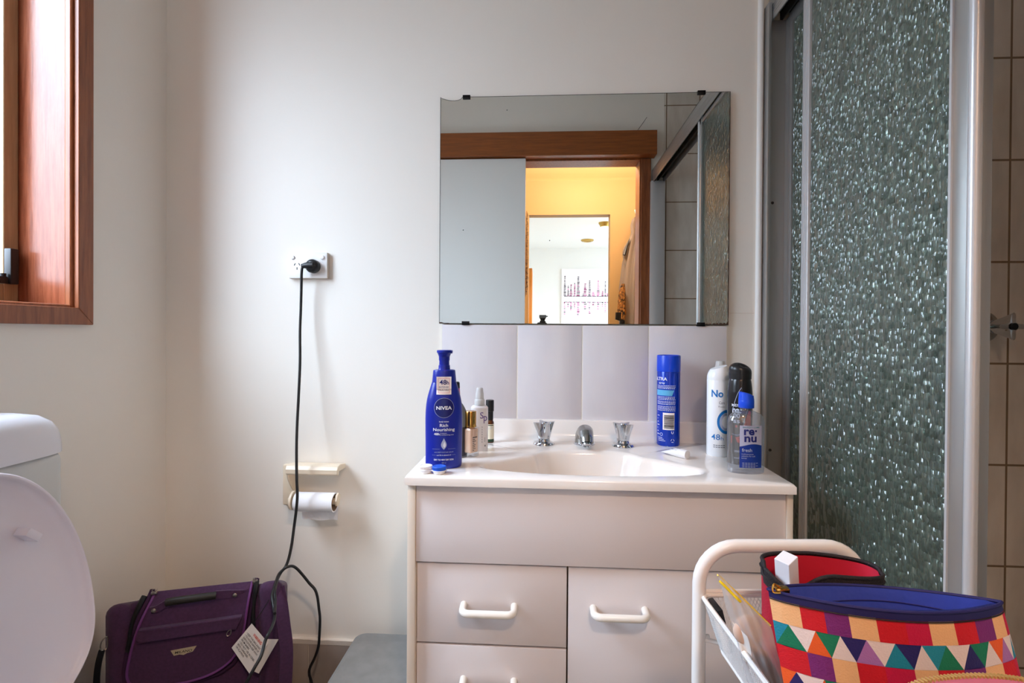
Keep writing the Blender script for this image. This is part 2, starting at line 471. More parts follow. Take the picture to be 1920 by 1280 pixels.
class MB:
    def __init__(s):
        s.v = []; s.f = []; s.m = []

    def add(s, V, F, m=0, T=None):
        o = len(s.v)
        for p_ in V:
            s.v.append(tuple(T @ Vector(p_)) if T else tuple(p_))
        for f in F:
            s.f.append(tuple(i + o for i in f)); s.m.append(m)
        return s

    def bm(s, b, m=0, T=None):
        b.verts.ensure_lookup_table()
        for i, v in enumerate(b.verts):
            v.index = i
        s.add([v.co[:] for v in b.verts], [[v.index for v in f.verts] for f in b.faces], m, T)
        b.free()
        return s

    def box(s, x0, x1, y0, y1, z0, z1, m=0, r=0.0, seg=2, T=None):
        b = bmesh.new()
        bmesh.ops.create_cube(b, size=1.0)
        for v in b.verts:
            v.co = Vector(((x0 + x1) / 2 + v.co.x * (x1 - x0), (y0 + y1) / 2 + v.co.y * (y1 - y0), (z0 + z1) / 2 + v.co.z * (z1 - z0)))
        if r > 0:
            bmesh.ops.bevel(b, geom=list(b.edges), offset=r, segments=seg, profile=0.5, affect='EDGES')
        return s.bm(b, m, T)

    def lathe(s, prof, n=32, m=0, T=None, sx=1.0, sy=1.0, pw=2.0, cap=True):
        """profile of (r, z); sx, sy squash the section, pw>2 squares it"""
        V = []; F = []
        for r, z in prof:
            for k in range(n):
                a = 2 * PI * k / n
                c_, s_ = math.cos(a), math.sin(a)
                if pw != 2.0:
                    q = (abs(c_) ** pw + abs(s_) ** pw) ** (-1 / pw)
                    c_ *= q; s_ *= q
                V.append((r * sx * c_, r * sy * s_, z))
        for i in range(len(prof) - 1):
            for k in range(n):
                F.append((i * n + k, i * n + (k + 1) % n, (i + 1) * n + (k + 1) % n, (i + 1) * n + k))
        if cap:
            if prof[0][0] > 1e-6:
                F.append(tuple(reversed(range(n))))
            if prof[-1][0] > 1e-6:
                F.append(tuple((len(prof) - 1) * n + k for k in range(n)))
        return s.add(V, F, m, T)

    def cyl(s, p0, p1, r, n=20, m=0, r1=None):
        return s.tube([p0, p1], r, n, m, radii=[r, r if r1 is None else r1])

    def tube(s, pts, r, n=10, m=0, radii=None, closed=False, flat=None):
        P = [Vector(p_) for p_ in pts]
        N = len(P)
        V = []; F = []
        t0 = (P[1] - P[0]).normalized()
        ref = Vector((0, 0, 1)) if abs(t0.z) < 0.9 else Vector((1, 0, 0))
        nx = t0.cross(ref).normalized()
        for i in range(N):
            a = P[(i - 1) % N] if closed or i > 0 else P[i]
            b = P[(i + 1) % N] if closed or i < N - 1 else P[i]
            t = (b - a).normalized() if (b - a).length > 1e-9 else t0
            nx = (nx - t * nx.dot(t))
            nx = nx.normalized() if nx.length > 1e-9 else t.orthogonal().normalized()
            by = t.cross(nx)
            rr = radii[i] if radii else r
            for k in range(n):
                an = 2 * PI * k / n
                V.append(tuple(P[i] + (nx * math.cos(an) + by * math.sin(an) * (flat or 1.0)) * rr))
        for i in range(N if closed else N - 1):
            j = (i + 1) % N
            for k in range(n):
                F.append((i * n + k, i * n + (k + 1) % n, j * n + (k + 1) % n, j * n + k))
        if not closed:
            F.append(tuple(reversed(range(n)))); F.append(tuple((N - 1) * n + k for k in range(n)))
        return s.add(V, F, m)

    def prism(s, poly, d0, d1, m=0, fn=None, T=None):
        """polygon in (a, b), extruded from depth d0 to d1; fn(a, b, d) -> point"""
        fn = fn or (lambda a, b, d: (a, d, b))
        n = len(poly)
        V = [fn(a, b, d0) for a, b in poly] + [fn(a, b, d1) for a, b in poly]
        F = [tuple(range(n)), tuple(reversed(range(n, 2 * n)))]
        for i in range(n):
            F.append((i, n + i, n + (i + 1) % n, (i + 1) % n))
        return s.add(V, F, m, T)

    def grid(s, fn, nu, nv, m=0, closed_u=False, T=None):
        V = []
        for j in range(nv + 1):
            for i in range(nu + (0 if closed_u else 1)):
                V.append(tuple(fn(i / nu, j / nv)))
        w = nu if closed_u else nu + 1
        F = []
        for j in range(nv):
            for i in range(nu):
                i2 = (i + 1) % w if closed_u else i + 1
                F.append((j * w + i, j * w + i2, (j + 1) * w + i2, (j + 1) * w + i))
        return s.add(V, F, m, T)

    def text(s, txt, size, fn, m=0, bold=0.012, align='c', width=None, slice_at=0.0):
        """flat lettering; fn(x, y) puts a point of the line (metres) onto the surface"""
        V, F = text_geo(txt, bold)
        if not V:
            return s
        xs = [v[0] for v in V]
        x0, x1 = min(xs), max(xs)
        k = size
        kx = size if width is None else width / (x1 - x0)
        off = {'c': (x0 + x1) / 2, 'l': x0, 'r': x1}[align]
        if slice_at:
            b = bmesh.new()
            vs = [b.verts.new(((v[0] - off) * kx, v[1] * k, 0)) for v in V]
            for f in F:
                try:
                    b.faces.new([vs[i] for i in f])
                except ValueError:
                    pass
            c0, c1 = (x0 - off) * kx, (x1 - off) * kx
            q = c0 + slice_at
            while q < c1:
                bmesh.ops.bisect_plane(b, geom=list(b.verts) + list(b.edges) + list(b.faces), plane_co=(q, 0, 0), plane_no=(1, 0, 0))
                q += slice_at
            b.verts.ensure_lookup_table()
            for i, v in enumerate(b.verts):
                v.index = i
            s.add([fn(v.co.x, v.co.y) for v in b.verts], [[v.index for v in f.verts] for f in b.faces], m)
            b.free()
            return s
        return s.add([fn((v[0] - off) * kx, v[1] * k) for v in V], F, m)

    def build(s, name, mats, parent=None, loc=(0, 0, 0), rot=(0, 0, 0), smooth=True, angle=38, normals=True, label=None, bevel=0.0):
        me = bpy.data.meshes.new(name)
        me.from_pydata(s.v, [], s.f)
        mats = mats if isinstance(mats, (list, tuple)) else [mats]
        for x in mats:
            me.materials.append(MT[x] if isinstance(x, str) else x)
        me.polygons.foreach_set('material_index', s.m)
        if normals:
            b = bmesh.new(); b.from_mesh(me)
            bmesh.ops.recalc_face_normals(b, faces=b.faces)
            b.to_mesh(me); b.free()
        if smooth:
            me.shade_smooth()
            me.set_sharp_from_angle(angle=math.radians(angle))
        me.update()
        o = bpy.data.objects.new(name, me)
        COL.objects.link(o)
        o.location = loc
        o.rotation_euler = rot
        if parent:
            o.parent = parent
        if label:
            o['label'] = label
        if bevel:
            md = o.modifiers.new('edge', 'BEVEL'); md.width = bevel; md.segments = 2; md.limit_method = 'ANGLE'; md.angle_limit = math.radians(40)
        return o


def tag(o, label, cat, group=None):
    o['label'] = label; o['category'] = cat
    if group:
        o['group'] = group
    return o


def thing(name, label, cat, loc=(0, 0, 0), rz=0.0, group=None, rot=None):
    o = bpy.data.objects.new(name, None)
    o.empty_display_size = 0.02
    COL.objects.link(o)
    o.location = loc
    o.rotation_euler = rot or (0, 0, rz)
    return tag(o, label, cat, group)


def structure(o):
    o['kind'] = 'structure'
    return o


def box1(name, m, *a, **k):
    kw = {q: k.pop(q) for q in list(k) if q in ('parent', 'loc', 'rot', 'bevel', 'label')}
    return MB().box(*a, **k).build(name, m, **kw)


def copy_tree(o, parent=None):
    c = o.copy(); COL.objects.link(c)
    if parent:
        c.parent = parent
    for ch in list(o.children):
        copy_tree(ch, c)
    return c


# ================================================================== SETTING
structure(box1('floor', 'floor', -1.3, 1.55, -1.53, 0.1, -0.06, 0.0))
structure(box1('floor_hall', 'carpet', -1.0, 2.2, -6.6, -1.53, -0.06, 0.0))
structure(box1('ceiling', 'ceil', -1.3, 1.55, -1.58, 0.1, 2.45, 2.52))
structure(box1('wall_back', 'wall', -1.3, 1.55, 0.0, 0.1, 0.0, 2.45))
structure(box1('wall_shower_back', 'shtile_x', 0.668, 1.45, -0.006, -0.0005, 0.0, 2.45))
structure(box1('wall_right', 'shtile_y', 1.45, 1.55, -1.58, 0.0, 0.0, 2.45))
structure(box1('wall_shower_front', 'shtile_x', 0.668, 1.45, -1.48, -1.474, 0.0, 2.45))

b = MB()          # left wall round the window
b.box(-1.245, -1.086, -0.285, 0.0, 0, 2.45).box(-1.245, -1.086, -1.58, -0.968, 0, 2.45)
b.box(-1.245, -1.086, -0.968, -0.285, 0, 1.142).box(-1.245, -1.086, -0.968, -0.285, 2.258, 2.45)
structure(b.build('wall_left', 'wall'))

b = MB()          # wall with the doorway
b.box(-1.27, -0.25, -1.58, -1.48, 0, 2.45).box(0.545, 1.45, -1.58, -1.48, 0, 2.45).box(-0.25, 0.545, -1.58, -1.48, 2.07, 2.45)
wf = structure(b.build('wall_front', 'wall'))
MB().tube(catmull([(0.575, -1.4795, 2.30), (0.53, -1.4795, 2.235), (0.50, -1.4795, 2.20), (0.475, -1.4795, 2.165), (0.44, -1.4795, 2.14)], 5), 0.0011, 5).build('crack', 'mirror_edge', wf)

# hallway and the white room beyond, seen in the mirror
structure(box1('wall_hall_right', 'hallwall', 0.75, 0.85, -2.63, -1.58, 0, 2.40))
structure(box1('wall_hall_left', 'hallwall', -1.0, -0.9, -2.63, -1.58, 0, 2.40))
structure(box1('ceiling_hall', 'hallceil', -1.0, 0.85, -2.73, -1.58, 2.40, 2.46))
b = MB()
b.box(-1.0, -0.106, -2.73, -2.63, 0, 2.40).box(0.5276, 2.2, -2.73, -2.63, 0, 2.40).box(-0.106, 0.5276, -2.73, -2.63, 2.026, 2.40)
structure(b.build('wall_hall_far', 'hallwall'))
b = MB().prism([(-2.63, 2.294), (-2.63, 2.40), (-2.545, 2.40), (-2.56, 2.372), (-2.59, 2.33), (-2.618, 2.312)], -0.9, 0.75, fn=lambda a, c, d: (d, a, c))
structure(b.build('trim_cornice', 'hallceil'))
structure(box1('wall_far_back', 'whitewall', -1.0, 2.2, -6.6, -6.5, 0, 2.40))
structure(box1('wall_far_left', 'whitewall', -1.0, -0.9, -6.5, -2.73, 0, 2.40))
b = MB()  # right wall with an unseen opening, added to brighten the white room
b.box(2.1, 2.2, -3.3, -2.73, 0, 2.40).box(2.1, 2.2, -6.5, -6.1, 0, 2.40).box(2.1, 2.2, -6.1, -3.3, 0, 0.4).box(2.1, 2.2, -6.1, -3.3, 2.2, 2.40)
structure(b.build('wall_far_right', 'whitewall'))
structure(box1('ceiling_far', 'whitewall', -1.0, 2.2, -6.6, -2.73, 2.40, 2.46))

# door lining, architrave, track cover, sliding leaf
b = MB().box(0.535, 0.545, -1.59, -1.47, 0, 2.06).box(-0.25, -0.24, -1.59, -1.47, 0, 2.06).box(-0.25, 0.545, -1.59, -1.47, 2.06, 2.07)
structure(b.build('trim_door_lining', 'wood_z', bevel=0.001))
structure(box1('trim_architrave', 'wood_z', 0.543, 0.596, -1.478, -1.462, 0, 2.064, bevel=0.002))
structure(box1('trim_door_track_cover', 'wood_x', -1.08, 0.616, -1.478, -1.405, 2.069, 2.20, bevel=0.002))
d1 = structure(box1('door_1', 'white_trim', -0.98, -0.0953, -1.46, -1.43, 0.01, 2.063, bevel=0.001))

# window in the left wall: timber casing with lining, sash, pane and stay
def ring_x(bm_, y0, y1, z0, z1, w, x0, x1, m=0, wt=None):
    wt = wt or w
    bm_.box(x0, x1, y1 - w, y1, z0, z1, m).box(x0, x1, y0, y0 + w, z0, z1, m)
    bm_.box(x0, x1, y0 + w, y1 - w, z0, z0 + wt, m).box(x0, x1, y0 + w, y1 - w, z1 - wt, z1, m)
    return bm_
b = MB()          # mitred casing
oy0, oy1, oz0, oz1 = -1.006, -0.257, 1.1115, 2.297
iy0, iy1, iz0, iz1 = -0.966, -0.2965, 1.1505, 2.258
for q in (((oy1, oz0), (oy1, oz1), (iy1, iz1), (iy1, iz0)), ((oy0, oz0), (iy0, iz0), (iy0, iz1), (oy0, oz1)),
          ((oy0, oz0), (oy1, oz0), (iy1, iz0), (iy0, iz0)), ((oy0, oz1), (iy0, iz1), (iy1, iz1), (oy1, oz1))):
    b.prism(q, -1.086, -1.070, 0, fn=lambda a, c, d: (d, a, c))
win = structure(b.build('window_1', 'wood_z', bevel=0.0015))
ring_x(MB(), -0.970, -0.2935, 1.1475, 2.261, 0.010, -1.100, -1.082).build('bead', 'wood_z', win, bevel=0.004)
ring_x(MB(), -0.968, -0.286, 1.142, 2.258, 0.006, -1.2445, -1.098).build('lining', 'reveal', win)
ring_x(MB(), -0.961, -0.2925, 1.149, 2.25, 0.0335, -1.244, -1.222, wt=0.055).build('sash', 'sash', win, bevel=0.002)
MB().box(-1.236, -1.232, -0.93, -0.325, 1.20, 2.20).build('pane', 'pane', win)
b = MB().box(-1.222, -1.205, -0.326, -0.307, 1.203, 1.284, r=0.002).box(-1.222, -1.208, -0.47, -0.328, 1.203, 1.219, r=0.002).cyl((-1.214, -0.335, 1.219), (-1.214, -0.335, 1.226), 0.006)
b.build('window_stay', 'black', win)

# tiled skirting, splashback, tile edge strip
b = MB()
xs = [-1.086, -1.0555, -0.8555, -0.6555, -0.4555, -0.2755]
for x0, x1 in zip(xs, xs[1:]):
    b.box(x0 + 0.0012, x1 - 0.0012, -0.011, -0.001, 0.0, 0.2145, 0, r=0.001)
b.box(-1.085, -0.2755, -0.008, 0.0, 0.0, 0.214, 1)
pts = [(-1.085, 0.213)] + [(-1.085 + 0.81 * k / 60, 0.2255 + random.uniform(-0.0008, 0.0012)) for k in range(61)] + [(-0.275, 0.213)]
b.prism(pts, -0.0115, 0.0, 2)
structure(b.build('baseboard_back', ['skirt', 'grout', 'caulk']))
structure(box1('baseboard_left', 'skirt', -1.086, -1.075, -1.478, -0.0115, 0, 0.2145))
b = MB()
sx = [-0.279, -0.067, 0.1114, 0.2915, 0.5004]
for x0, x1 in zip(sx, sx[1:]):
    b.box(x0 + 0.0016, x1 - 0.0016, -0.0075, 0.0, 0.858, 1.1205, 0, r=0.0012)
b.box(-0.279, 0.5004, -0.0068, 0.0, 0.858, 1.1205, 1)
structure(b.build('trim_splashback', ['splash', 'grout']))
structure(MB().tube([(0.5825, -0.003, 0.0), (0.5825, -0.003, 2.45)], 0.0075, 14).build('trim_tile_edge', 'white_trim'))
b = MB().box(0.508, 0.574, -0.0006, 0.0, 1.1555, 1.157)
structure(b.build('trim_tile_joint', 'caulk'))

# ================================================================== SHOWER SCREEN
ss = thing('shower_screen', 'aluminium shower screen frame with wall channel and deep head rail beside the vanity', 'shower screen', (0.63, -0.73, 0))
def rel(o):
    return lambda x, y, z: (x - o[0], y - o[1], z - o[2])
ox, oy = 0.63, -0.73
b = MB().box(0.592 - ox, 0.601 - ox, -0.030 - oy, -0.001 - oy, 0.06, 1.975, r=0.001).box(0.601 - ox, 0.642 - ox, -0.016 - oy, -0.001 - oy, 0.06, 1.935).box(0.642 - ox, 0.650 - ox, -0.034 - oy, -0.001 - oy, 0.06, 1.935, r=0.001)
for zz in (0.79, 1.45):
    b.lathe([(0.004, 0), (0.0035, 0.0015), (0.0, 0.002)], 10, 1, T=Matrix.Translation((0.612 - ox, -0.016 - oy, zz)) @ Matrix.Rotation(PI / 2, 4, 'X'))
b.build('wall_channel', ['alu', 'slot'], ss)
b = MB().box(0.592 - ox, 0.668 - ox, -1.473 - oy, -1.437 - oy, 0.06, 1.935, r=0.001)
b.build('wall_channel', ['alu_white'], ss)
b = MB().box(0.603 - ox, 0.606 - ox, -1.472 - oy, -0.004 - oy, 1.930, 2.000, 0).box(0.603 - ox, 0.666 - ox, -1.472 - oy, -0.004 - oy, 1.997, 2.000, 0)
b.box(0.663 - ox, 0.666 - ox, -1.472 - oy, -0.004 - oy, 1.930, 2.000, 0).box(0.632 - ox, 0.635 - ox, -1.472 - oy, -0.004 - oy, 1.936, 1.999, 1).box(0.606 - ox, 0.6635 - ox, -1.472 - oy, -0.004 - oy, 1.962, 1.966, 1)
for k in range(4):
    b.box(0.6022 - ox, 0.6034 - ox, -1.472 - oy, -0.004 - oy, 1.945 + k * 0.008, 1.948 + k * 0.008, 0)
b.build('head_rail', ['alu', 'alu_dark'], ss)
MB().box(0.595 - ox, 0.668 - ox, -1.472 - oy, -0.004 - oy, 0.0, 0.055, r=0.004).build('sill_rail', 'alu', ss)

def panel(name, label, x0, x1, y0, y1, wl, wr, z0, z1, mid, ribs):
    t = thing(name, label, 'shower door', ((x0 + x1) / 2, (y0 + y1) / 2, z0), 0, 'shower glass panels')
    cx, cy = (x0 + x1) / 2, (y0 + y1) / 2
    H = z1 - z0
    hx = (x1 - x0) / 2
    xm = (x0 + x1) / 2 - cx
    MB().box(xm - 0.0025, xm + 0.0025, y0 + wr * 0.5 - cy, y1 - wl * 0.5 - cy, 0.012, H - 0.012).build('glass', 'showerglass', t)
    bb = MB().box(-hx, hx, y1 - wl - cy, y1 - cy, 0, H, 0, r=0.0012)
    for k in range(ribs):
        yy = y1 - wl * (k + 1) / (ribs + 1) - cy
        bb.box(-hx - 0.0008, -hx + 0.001, yy - 0.0012, yy + 0.0012, 0, H, 0)
    bb.build('stile', mid, t)
    return t, cx, cy, H, hx
t, cx, cy, H, hx = panel('shower_door', 'sliding woven-glass shower door nearer the room, slid behind the vanity end', 0.612, 0.628, -0.648, -0.1685, 0.030, 0.036, 0.058, 1.945, 'alu_white', 3)
b = MB().box(-hx, hx, -0.642 - cy, -0.613 - cy, 0, H, 0, r=0.001).box(-hx - 0.003, -hx + 0.001, -0.6165 - cy, -0.612 - cy, 0, H, 1)
b.tube([(-hx + 0.004, -0.651 - cy, 0), (-hx + 0.004, -0.651 - cy, H)], 0.0085, 14, 1)
b.build('stile', ['alu', 'alu_white'], t)
MB().box(-hx, hx, -0.642 - cy, -0.19 - cy, H - 0.03, H, r=0.001).build('rail', 'alu', t)
MB().box(-hx, hx, -0.642 - cy, -0.19 - cy, 0.0, 0.03, r=0.001).build('rail', 'alu', t)
t, cx, cy, H, hx = panel('shower_door', 'woven-glass shower door standing behind the sliding one, against the back wall channel', 0.642, 0.656, -0.632, -0.0345, 0.018, 0.030, 0.058, 1.945, 'alu', 1)
MB().box(-hx - 0.002, hx, -0.632 - cy, -0.598 - cy, 0, H, r=0.0015).build('stile', 'alu', t)
MB().box(-hx, hx, -0.600 - cy, -0.05 - cy, H - 0.035, H, r=0.001).build('rail', 'alu', t)
MB().box(-hx, hx, -0.600 - cy, -0.05 - cy, 0, 0.03, r=0.001).build('rail', 'alu', t)

# ------------------------------------------------------------------ taps
def fluted(bm_, h0, h1, r0, r1, fin0, fin1, lobes=4, m=0, T=None, n=64, pw=5):
    def f(u, v):
        a = 2 * PI * u
        e = v ** 1.15
        c = abs(math.cos(lobes / 2 * a)) ** pw
        r = r0 + (r1 - r0) * v + (fin0 + (fin1 - fin0) * e) * c
        return (r * math.cos(a), r * math.sin(a), h0 + (h1 - h0) * v + 0.002 * c * v)
    bm_.grid(f, n, 8, m, closed_u=True, T=T)
    top = [f(k / n, 1.0) for k in range(n)]
    bm_.add(top + [(0, 0, h1 + 0.001)], [(k, (k + 1) % n, n) for k in range(n)], m, T)

def tap(label, loc, rz, T=None, rot=None, dim=False):
    t = thing('tap', label, 'tap', loc, rz, 'chrome taps', rot)
    mm = 'dullchrome' if dim else 'chrome'
    MB().lathe([(0.0275, 0), (0.0275, 0.002), (0.025, 0.006), (0.0165, 0.009), (0.0150, 0.014)], 40).build('flange', mm, t)
    b = MB()
    b.lathe([(0.0125, 0.010), (0.0150, 0.015), (0.0160, 0.020)], 32)
    fluted(b, 0.016, 0.056, 0.0155, 0.0145, 0.001, 0.0155)
    b.lathe([(0.009, 0.0565), (0.0085, 0.0585), (0.0, 0.0592)], 24)
    b.build('handle', 'chrome', t, angle=50)
    return t
VT = 0.8085
tap('chrome basin tap with four winged handle, nearer the lotion bottle', (0.0078, -0.079, VT), 0.35)
tap('chrome basin tap with four winged handle, nearer the blue spray can', (0.2116, -0.085, VT), 0.9)
# shower tap on the tiled wall
t = thing('shower_tap', 'chrome winged shower tap on the grey tiled wall behind the screen post', 'tap', (1.158, -0.006, 1.1227), 0, 'chrome taps', (PI / 2, 0, 0))
MB().lathe([(0.040, 0), (0.040, 0.002), (0.034, 0.010), (0.022, 0.016), (0.016, 0.022)], 40).build('flange', 'dullchrome', t)
b = MB().lathe([(0.0125, 0.018), (0.0165, 0.030), (0.0175, 0.04)], 32)
fluted(b, 0.034, 0.086, 0.0172, 0.0125, 0.0, 0.022, lobes=4)
b.build('handle', 'chrome', t, angle=50)
MB().lathe([(0.0085, 0.088), (0.0085, 0.091), (0.006, 0.0915), (0.0, 0.0915)], 20).build('button', 'blackmetal', t)

t = thing('spout', 'short chrome basin spout between the two taps', 'spout', (0.1135, -0.07, VT))
def sp(u, v):
    # arched spout: section swept from the deck forward and down
    a = 2 * PI * u
    pth = [(0.004, 0.0, 0.0245), (0.002, 0.012, 0.0245), (-0.004, 0.026, 0.0235), (-0.022, 0.036, 0.021), (-0.044, 0.034, 0.019), (-0.062, 0.025, 0.0165), (-0.070, 0.016, 0.0145)]
    dirs = [(0, 1), (-0.15, 1), (-0.55, 0.8), (-0.95, 0.25), (-0.95, -0.3), (-0.8, -0.6), (-0.6, -0.8)]
    q = v * (len(pth) - 1); i = min(int(q), len(pth) - 2); f_ = q - i
    y, z, r = [pth[i][k] * (1 - f_) + pth[i + 1][k] * f_ for k in range(3)]
    dy, dz = [dirs[i][k] * (1 - f_) + dirs[i + 1][k] * f_ for k in range(2)]
    L = math.hypot(dy, dz); dy /= L; dz /= L
    # section plane: x and the normal (−dz, dy) in the y-z plane
    c_, s_ = math.cos(a), math.sin(a)
    return (r * c_, y + r * s_ * dz * 0.9, z - r * s_ * dy * 0.9 if True else z)
b = MB().grid(sp, 36, 24, closed_u=True)
end = [sp(k / 36, 1.0) for k in range(36)]
b.add(end, [tuple(range(36))])
b.build('body', 'dullchrome', t, angle=60)
MB().lathe([(0.0285, 0), (0.0285, 0.002), (0.026, 0.004), (0.0245, 0.004)], 36, T=Matrix.Translation((0, 0.004, 0))).build('base_ring', 'chrome', t)
MB().lathe([(0.0125, 0), (0.0125, 0.004), (0.009, 0.0045), (0.008, 0.002), (0, 0.002)], 24, T=Matrix.Translation((0, -0.071, 0.0145)) @ Matrix.Rotation(PI - 0.6, 4, 'X')).build('aerator', 'chrome', t)

# ================================================================== VANITY
vc = thing('vanity_cabinet', 'cream laminate vanity cabinet with drawers and a door under the white basin top', 'cabinet', (0.11, -0.2, 0))
vx, vy = 0.11, -0.2
b = MB()
b.box(-0.272 - vx, -0.2555 - vx, -0.390 - vy, -0.001 - vy, 0.0, 0.788, 0, r=0.001)
b.box(0.4825 - vx, 0.4945 - vx, -0.390 - vy, -0.001 - vy, 0.0, 0.788, 0, r=0.001)
b.box(-0.2555 - vx, 0.4825 - vx, -0.355 - vy, -0.02 - vy, 0.09, 0.13, 1).box(-0.2555 - vx, 0.4825 - vx, -0.02 - vy, -0.004 - vy, 0.0, 0.70, 1)
b.box(0.049 - vx, 0.0625 - vx, -0.360 - vy, -0.02 - vy, 0.13, 0.655, 1).box(-0.2555 - vx, 0.4825 - vx, -0.345 - vy, -0.33 - vy, 0.0, 0.09, 1)
b.build('carcass', ['laminate_edge', 'gap'], vc)
MB().box(-0.2550 - vx, 0.4820 - vx, -0.3855 - vy, -0.369 - vy, 0.6285, 0.788, r=0.0008).build('fascia_panel', 'laminate', vc)

def pull(parent, x0, x1, y, z, drop=0.0):
    pth = [(x0, y + 0.003, z), (x0, y - 0.018, z - 0.002)]
    R = 0.014
    for k in range(1, 6):
        a = k / 6 * PI / 2
        pth.append((x0 + R - R * math.cos(a), y - 0.018 - R * math.sin(a), z - 0.002))
    pth.append((x0 + R, y - 0.032, z - 0.002))
    pth += [(x0 + x1 - q[0], q[1], q[2]) for q in reversed(pth)]
    MB().tube(pth, 0.0074, 16).build('handle', 'handle', parent)
FY = -0.379   # faces of drawers and door, a little behind the fascia
def front(name, x0, x1, z0, z1, h):
    o = MB().box(x0 - vx, x1 - vx, FY - vy, FY + 0.016 - vy, z0, z1, r=0.0008).build(name, 'laminate', vc)
    pull(o, h[0] - vx, h[1] - vx, FY - vy, h[2])
    return o
front('drawer', -0.2540, 0.0541, 0.4600, 0.6240, (-0.156, -0.052, 0.5405))
front('drawer', -0.2540, 0.0541, 0.2900, 0.4550, (-0.156, -0.052, 0.3870))
front('drawer', -0.2540, 0.0541, 0.1000, 0.2850, (-0.156, -0.052, 0.2100))
front('door', 0.0575, 0.4815, 0.1000, 0.6245, (0.108, 0.211, 0.5430))

# basin top: one moulded sheet with the shell-shaped bowl
out = [(0.345, -0.305), (0.335, -0.330), (0.30, -0.346), (0.22, -0.3595), (0.105, -0.3645), (0.0, -0.3575), (-0.085, -0.340), (-0.122, -0.322), (-0.129, -0.305), (-0.118, -0.288),
       (-0.085, -0.256), (-0.050, -0.226), (-0.034, -0.214), (-0.020, -0.205), (-0.010, -0.184), (0.012, -0.160), (0.055, -0.145), (0.108, -0.141), (0.161, -0.145), (0.203, -0.160),
       (0.224, -0.184), (0.234, -0.205), (0.250, -0.214), (0.268, -0.226), (0.305, -0.258), (0.335, -0.288)]
oc = catmull([(x, y, 0) for x, y in out], 10, closed=True)
CX, CY = 0.108, -0.27
X0, X1, Y0, Y1 = -0.2755, 0.4945, -0.4026, -0.002
def ray_poly(a):
    dx, dy = math.cos(a), math.sin(a)
    best = 0
    n = len(oc)
    for i in range(n):
        p_, q_ = oc[i], oc[(i + 1) % n]
        ex, ey = q_.x - p_.x, q_.y - p_.y
        den = dx * ey - dy * ex
        if abs(den) < 1e-12:
            continue
        t_ = ((p_.x - CX) * ey - (p_.y - CY) * ex) / den
        u_ = ((p_.x - CX) * dy - (p_.y - CY) * dx) / den
        if t_ > 0 and -1e-6 <= u_ <= 1 + 1e-6:
            best = max(best, t_)
    return best
def ray_rect(a, e=0.0):
    dx, dy = math.cos(a), math.sin(a)
    c_ = []
    if dx > 1e-9: c_.append((X1 - e - CX) / dx)
    if dx < -1e-9: c_.append((X0 + e - CX) / dx)
    if dy > 1e-9: c_.append((Y1 - CY) / dy)
    if dy < -1e-9: c_.append((Y0 + e - CY) / dy)
    return min(c_)
angs = [2 * PI * k / 220 for k in range(220)]
angs += [math.atan2(yy - CY, xx - CX) % (2 * PI) for xx in (X0, X1) for yy in (Y0, Y1)]
angs = sorted(angs)
NA = len(angs)
rings = [('r', 0.012, -0.0193), ('r', 0.0, -0.0188), ('r', 0.0, -0.0045), ('r', 0.0014, -0.0014), ('r', 0.0045, 0.0), ('o', 1.06, 0.0), ('o', 1.02, -0.0008), ('o', 0.99, -0.004), ('o', 0.965, -0.011), ('o', 0.94, -0.022),
         ('o', 0.90, -0.045), ('o', 0.83, -0.072), ('o', 0.70, -0.094), ('o', 0.5, -0.106), ('o', 0.3, -0.111), ('o', 0.09, -0.114)]
V = []; F = []
for kind, q, z in rings:
    for a in angs:
        r_ = ray_rect(a, q) if kind == 'r' else ray_poly(a) * q
        if kind == 'o' and q > 1.0:
            r_ = min(r_, ray_rect(a, 0.0045) - 0.002)
        V.append((CX + r_ * math.cos(a) - 0.11, CY + r_ * math.sin(a) + 0.2, z))
for i in range(len(rings) - 1):
    for k in range(NA):
        F.append((i * NA + k, i * NA + (k + 1) % NA, (i + 1) * NA + (k + 1) % NA, (i + 1) * NA + k))
vb = thing('basin_top', 'glossy white vanity top with moulded shell shaped basin', 'basin', (0.11, -0.2, VT))
MB().add(V, F).build('bowl_sheet', 'marble', vb, angle=60)
prof = [(-0.002, -0.018), (-0.036, -0.018), (-0.036, 0.0), (-0.030, 0.0035), (-0.024, 0.009), (-0.0205, 0.018), (-0.0195, 0.048), (-0.018, 0.0525), (-0.002, 0.0535)]
MB().prism([(y + 0.2, z) for y, z in prof], X0 + 0.0005 - 0.11, X1 - 0.0005 - 0.11, fn=lambda a, c, d: (d, a, c)).build('upstand', 'marble', vb)
MB().lathe([(0.022, 0), (0.0215, 0.0025), (0.015, 0.002), (0.014, -0.002), (0, -0.002)], 28, T=Matrix.Translation((CX - 0.11, CY + 0.2, -0.1145))).build('drain', 'chrome', vb)

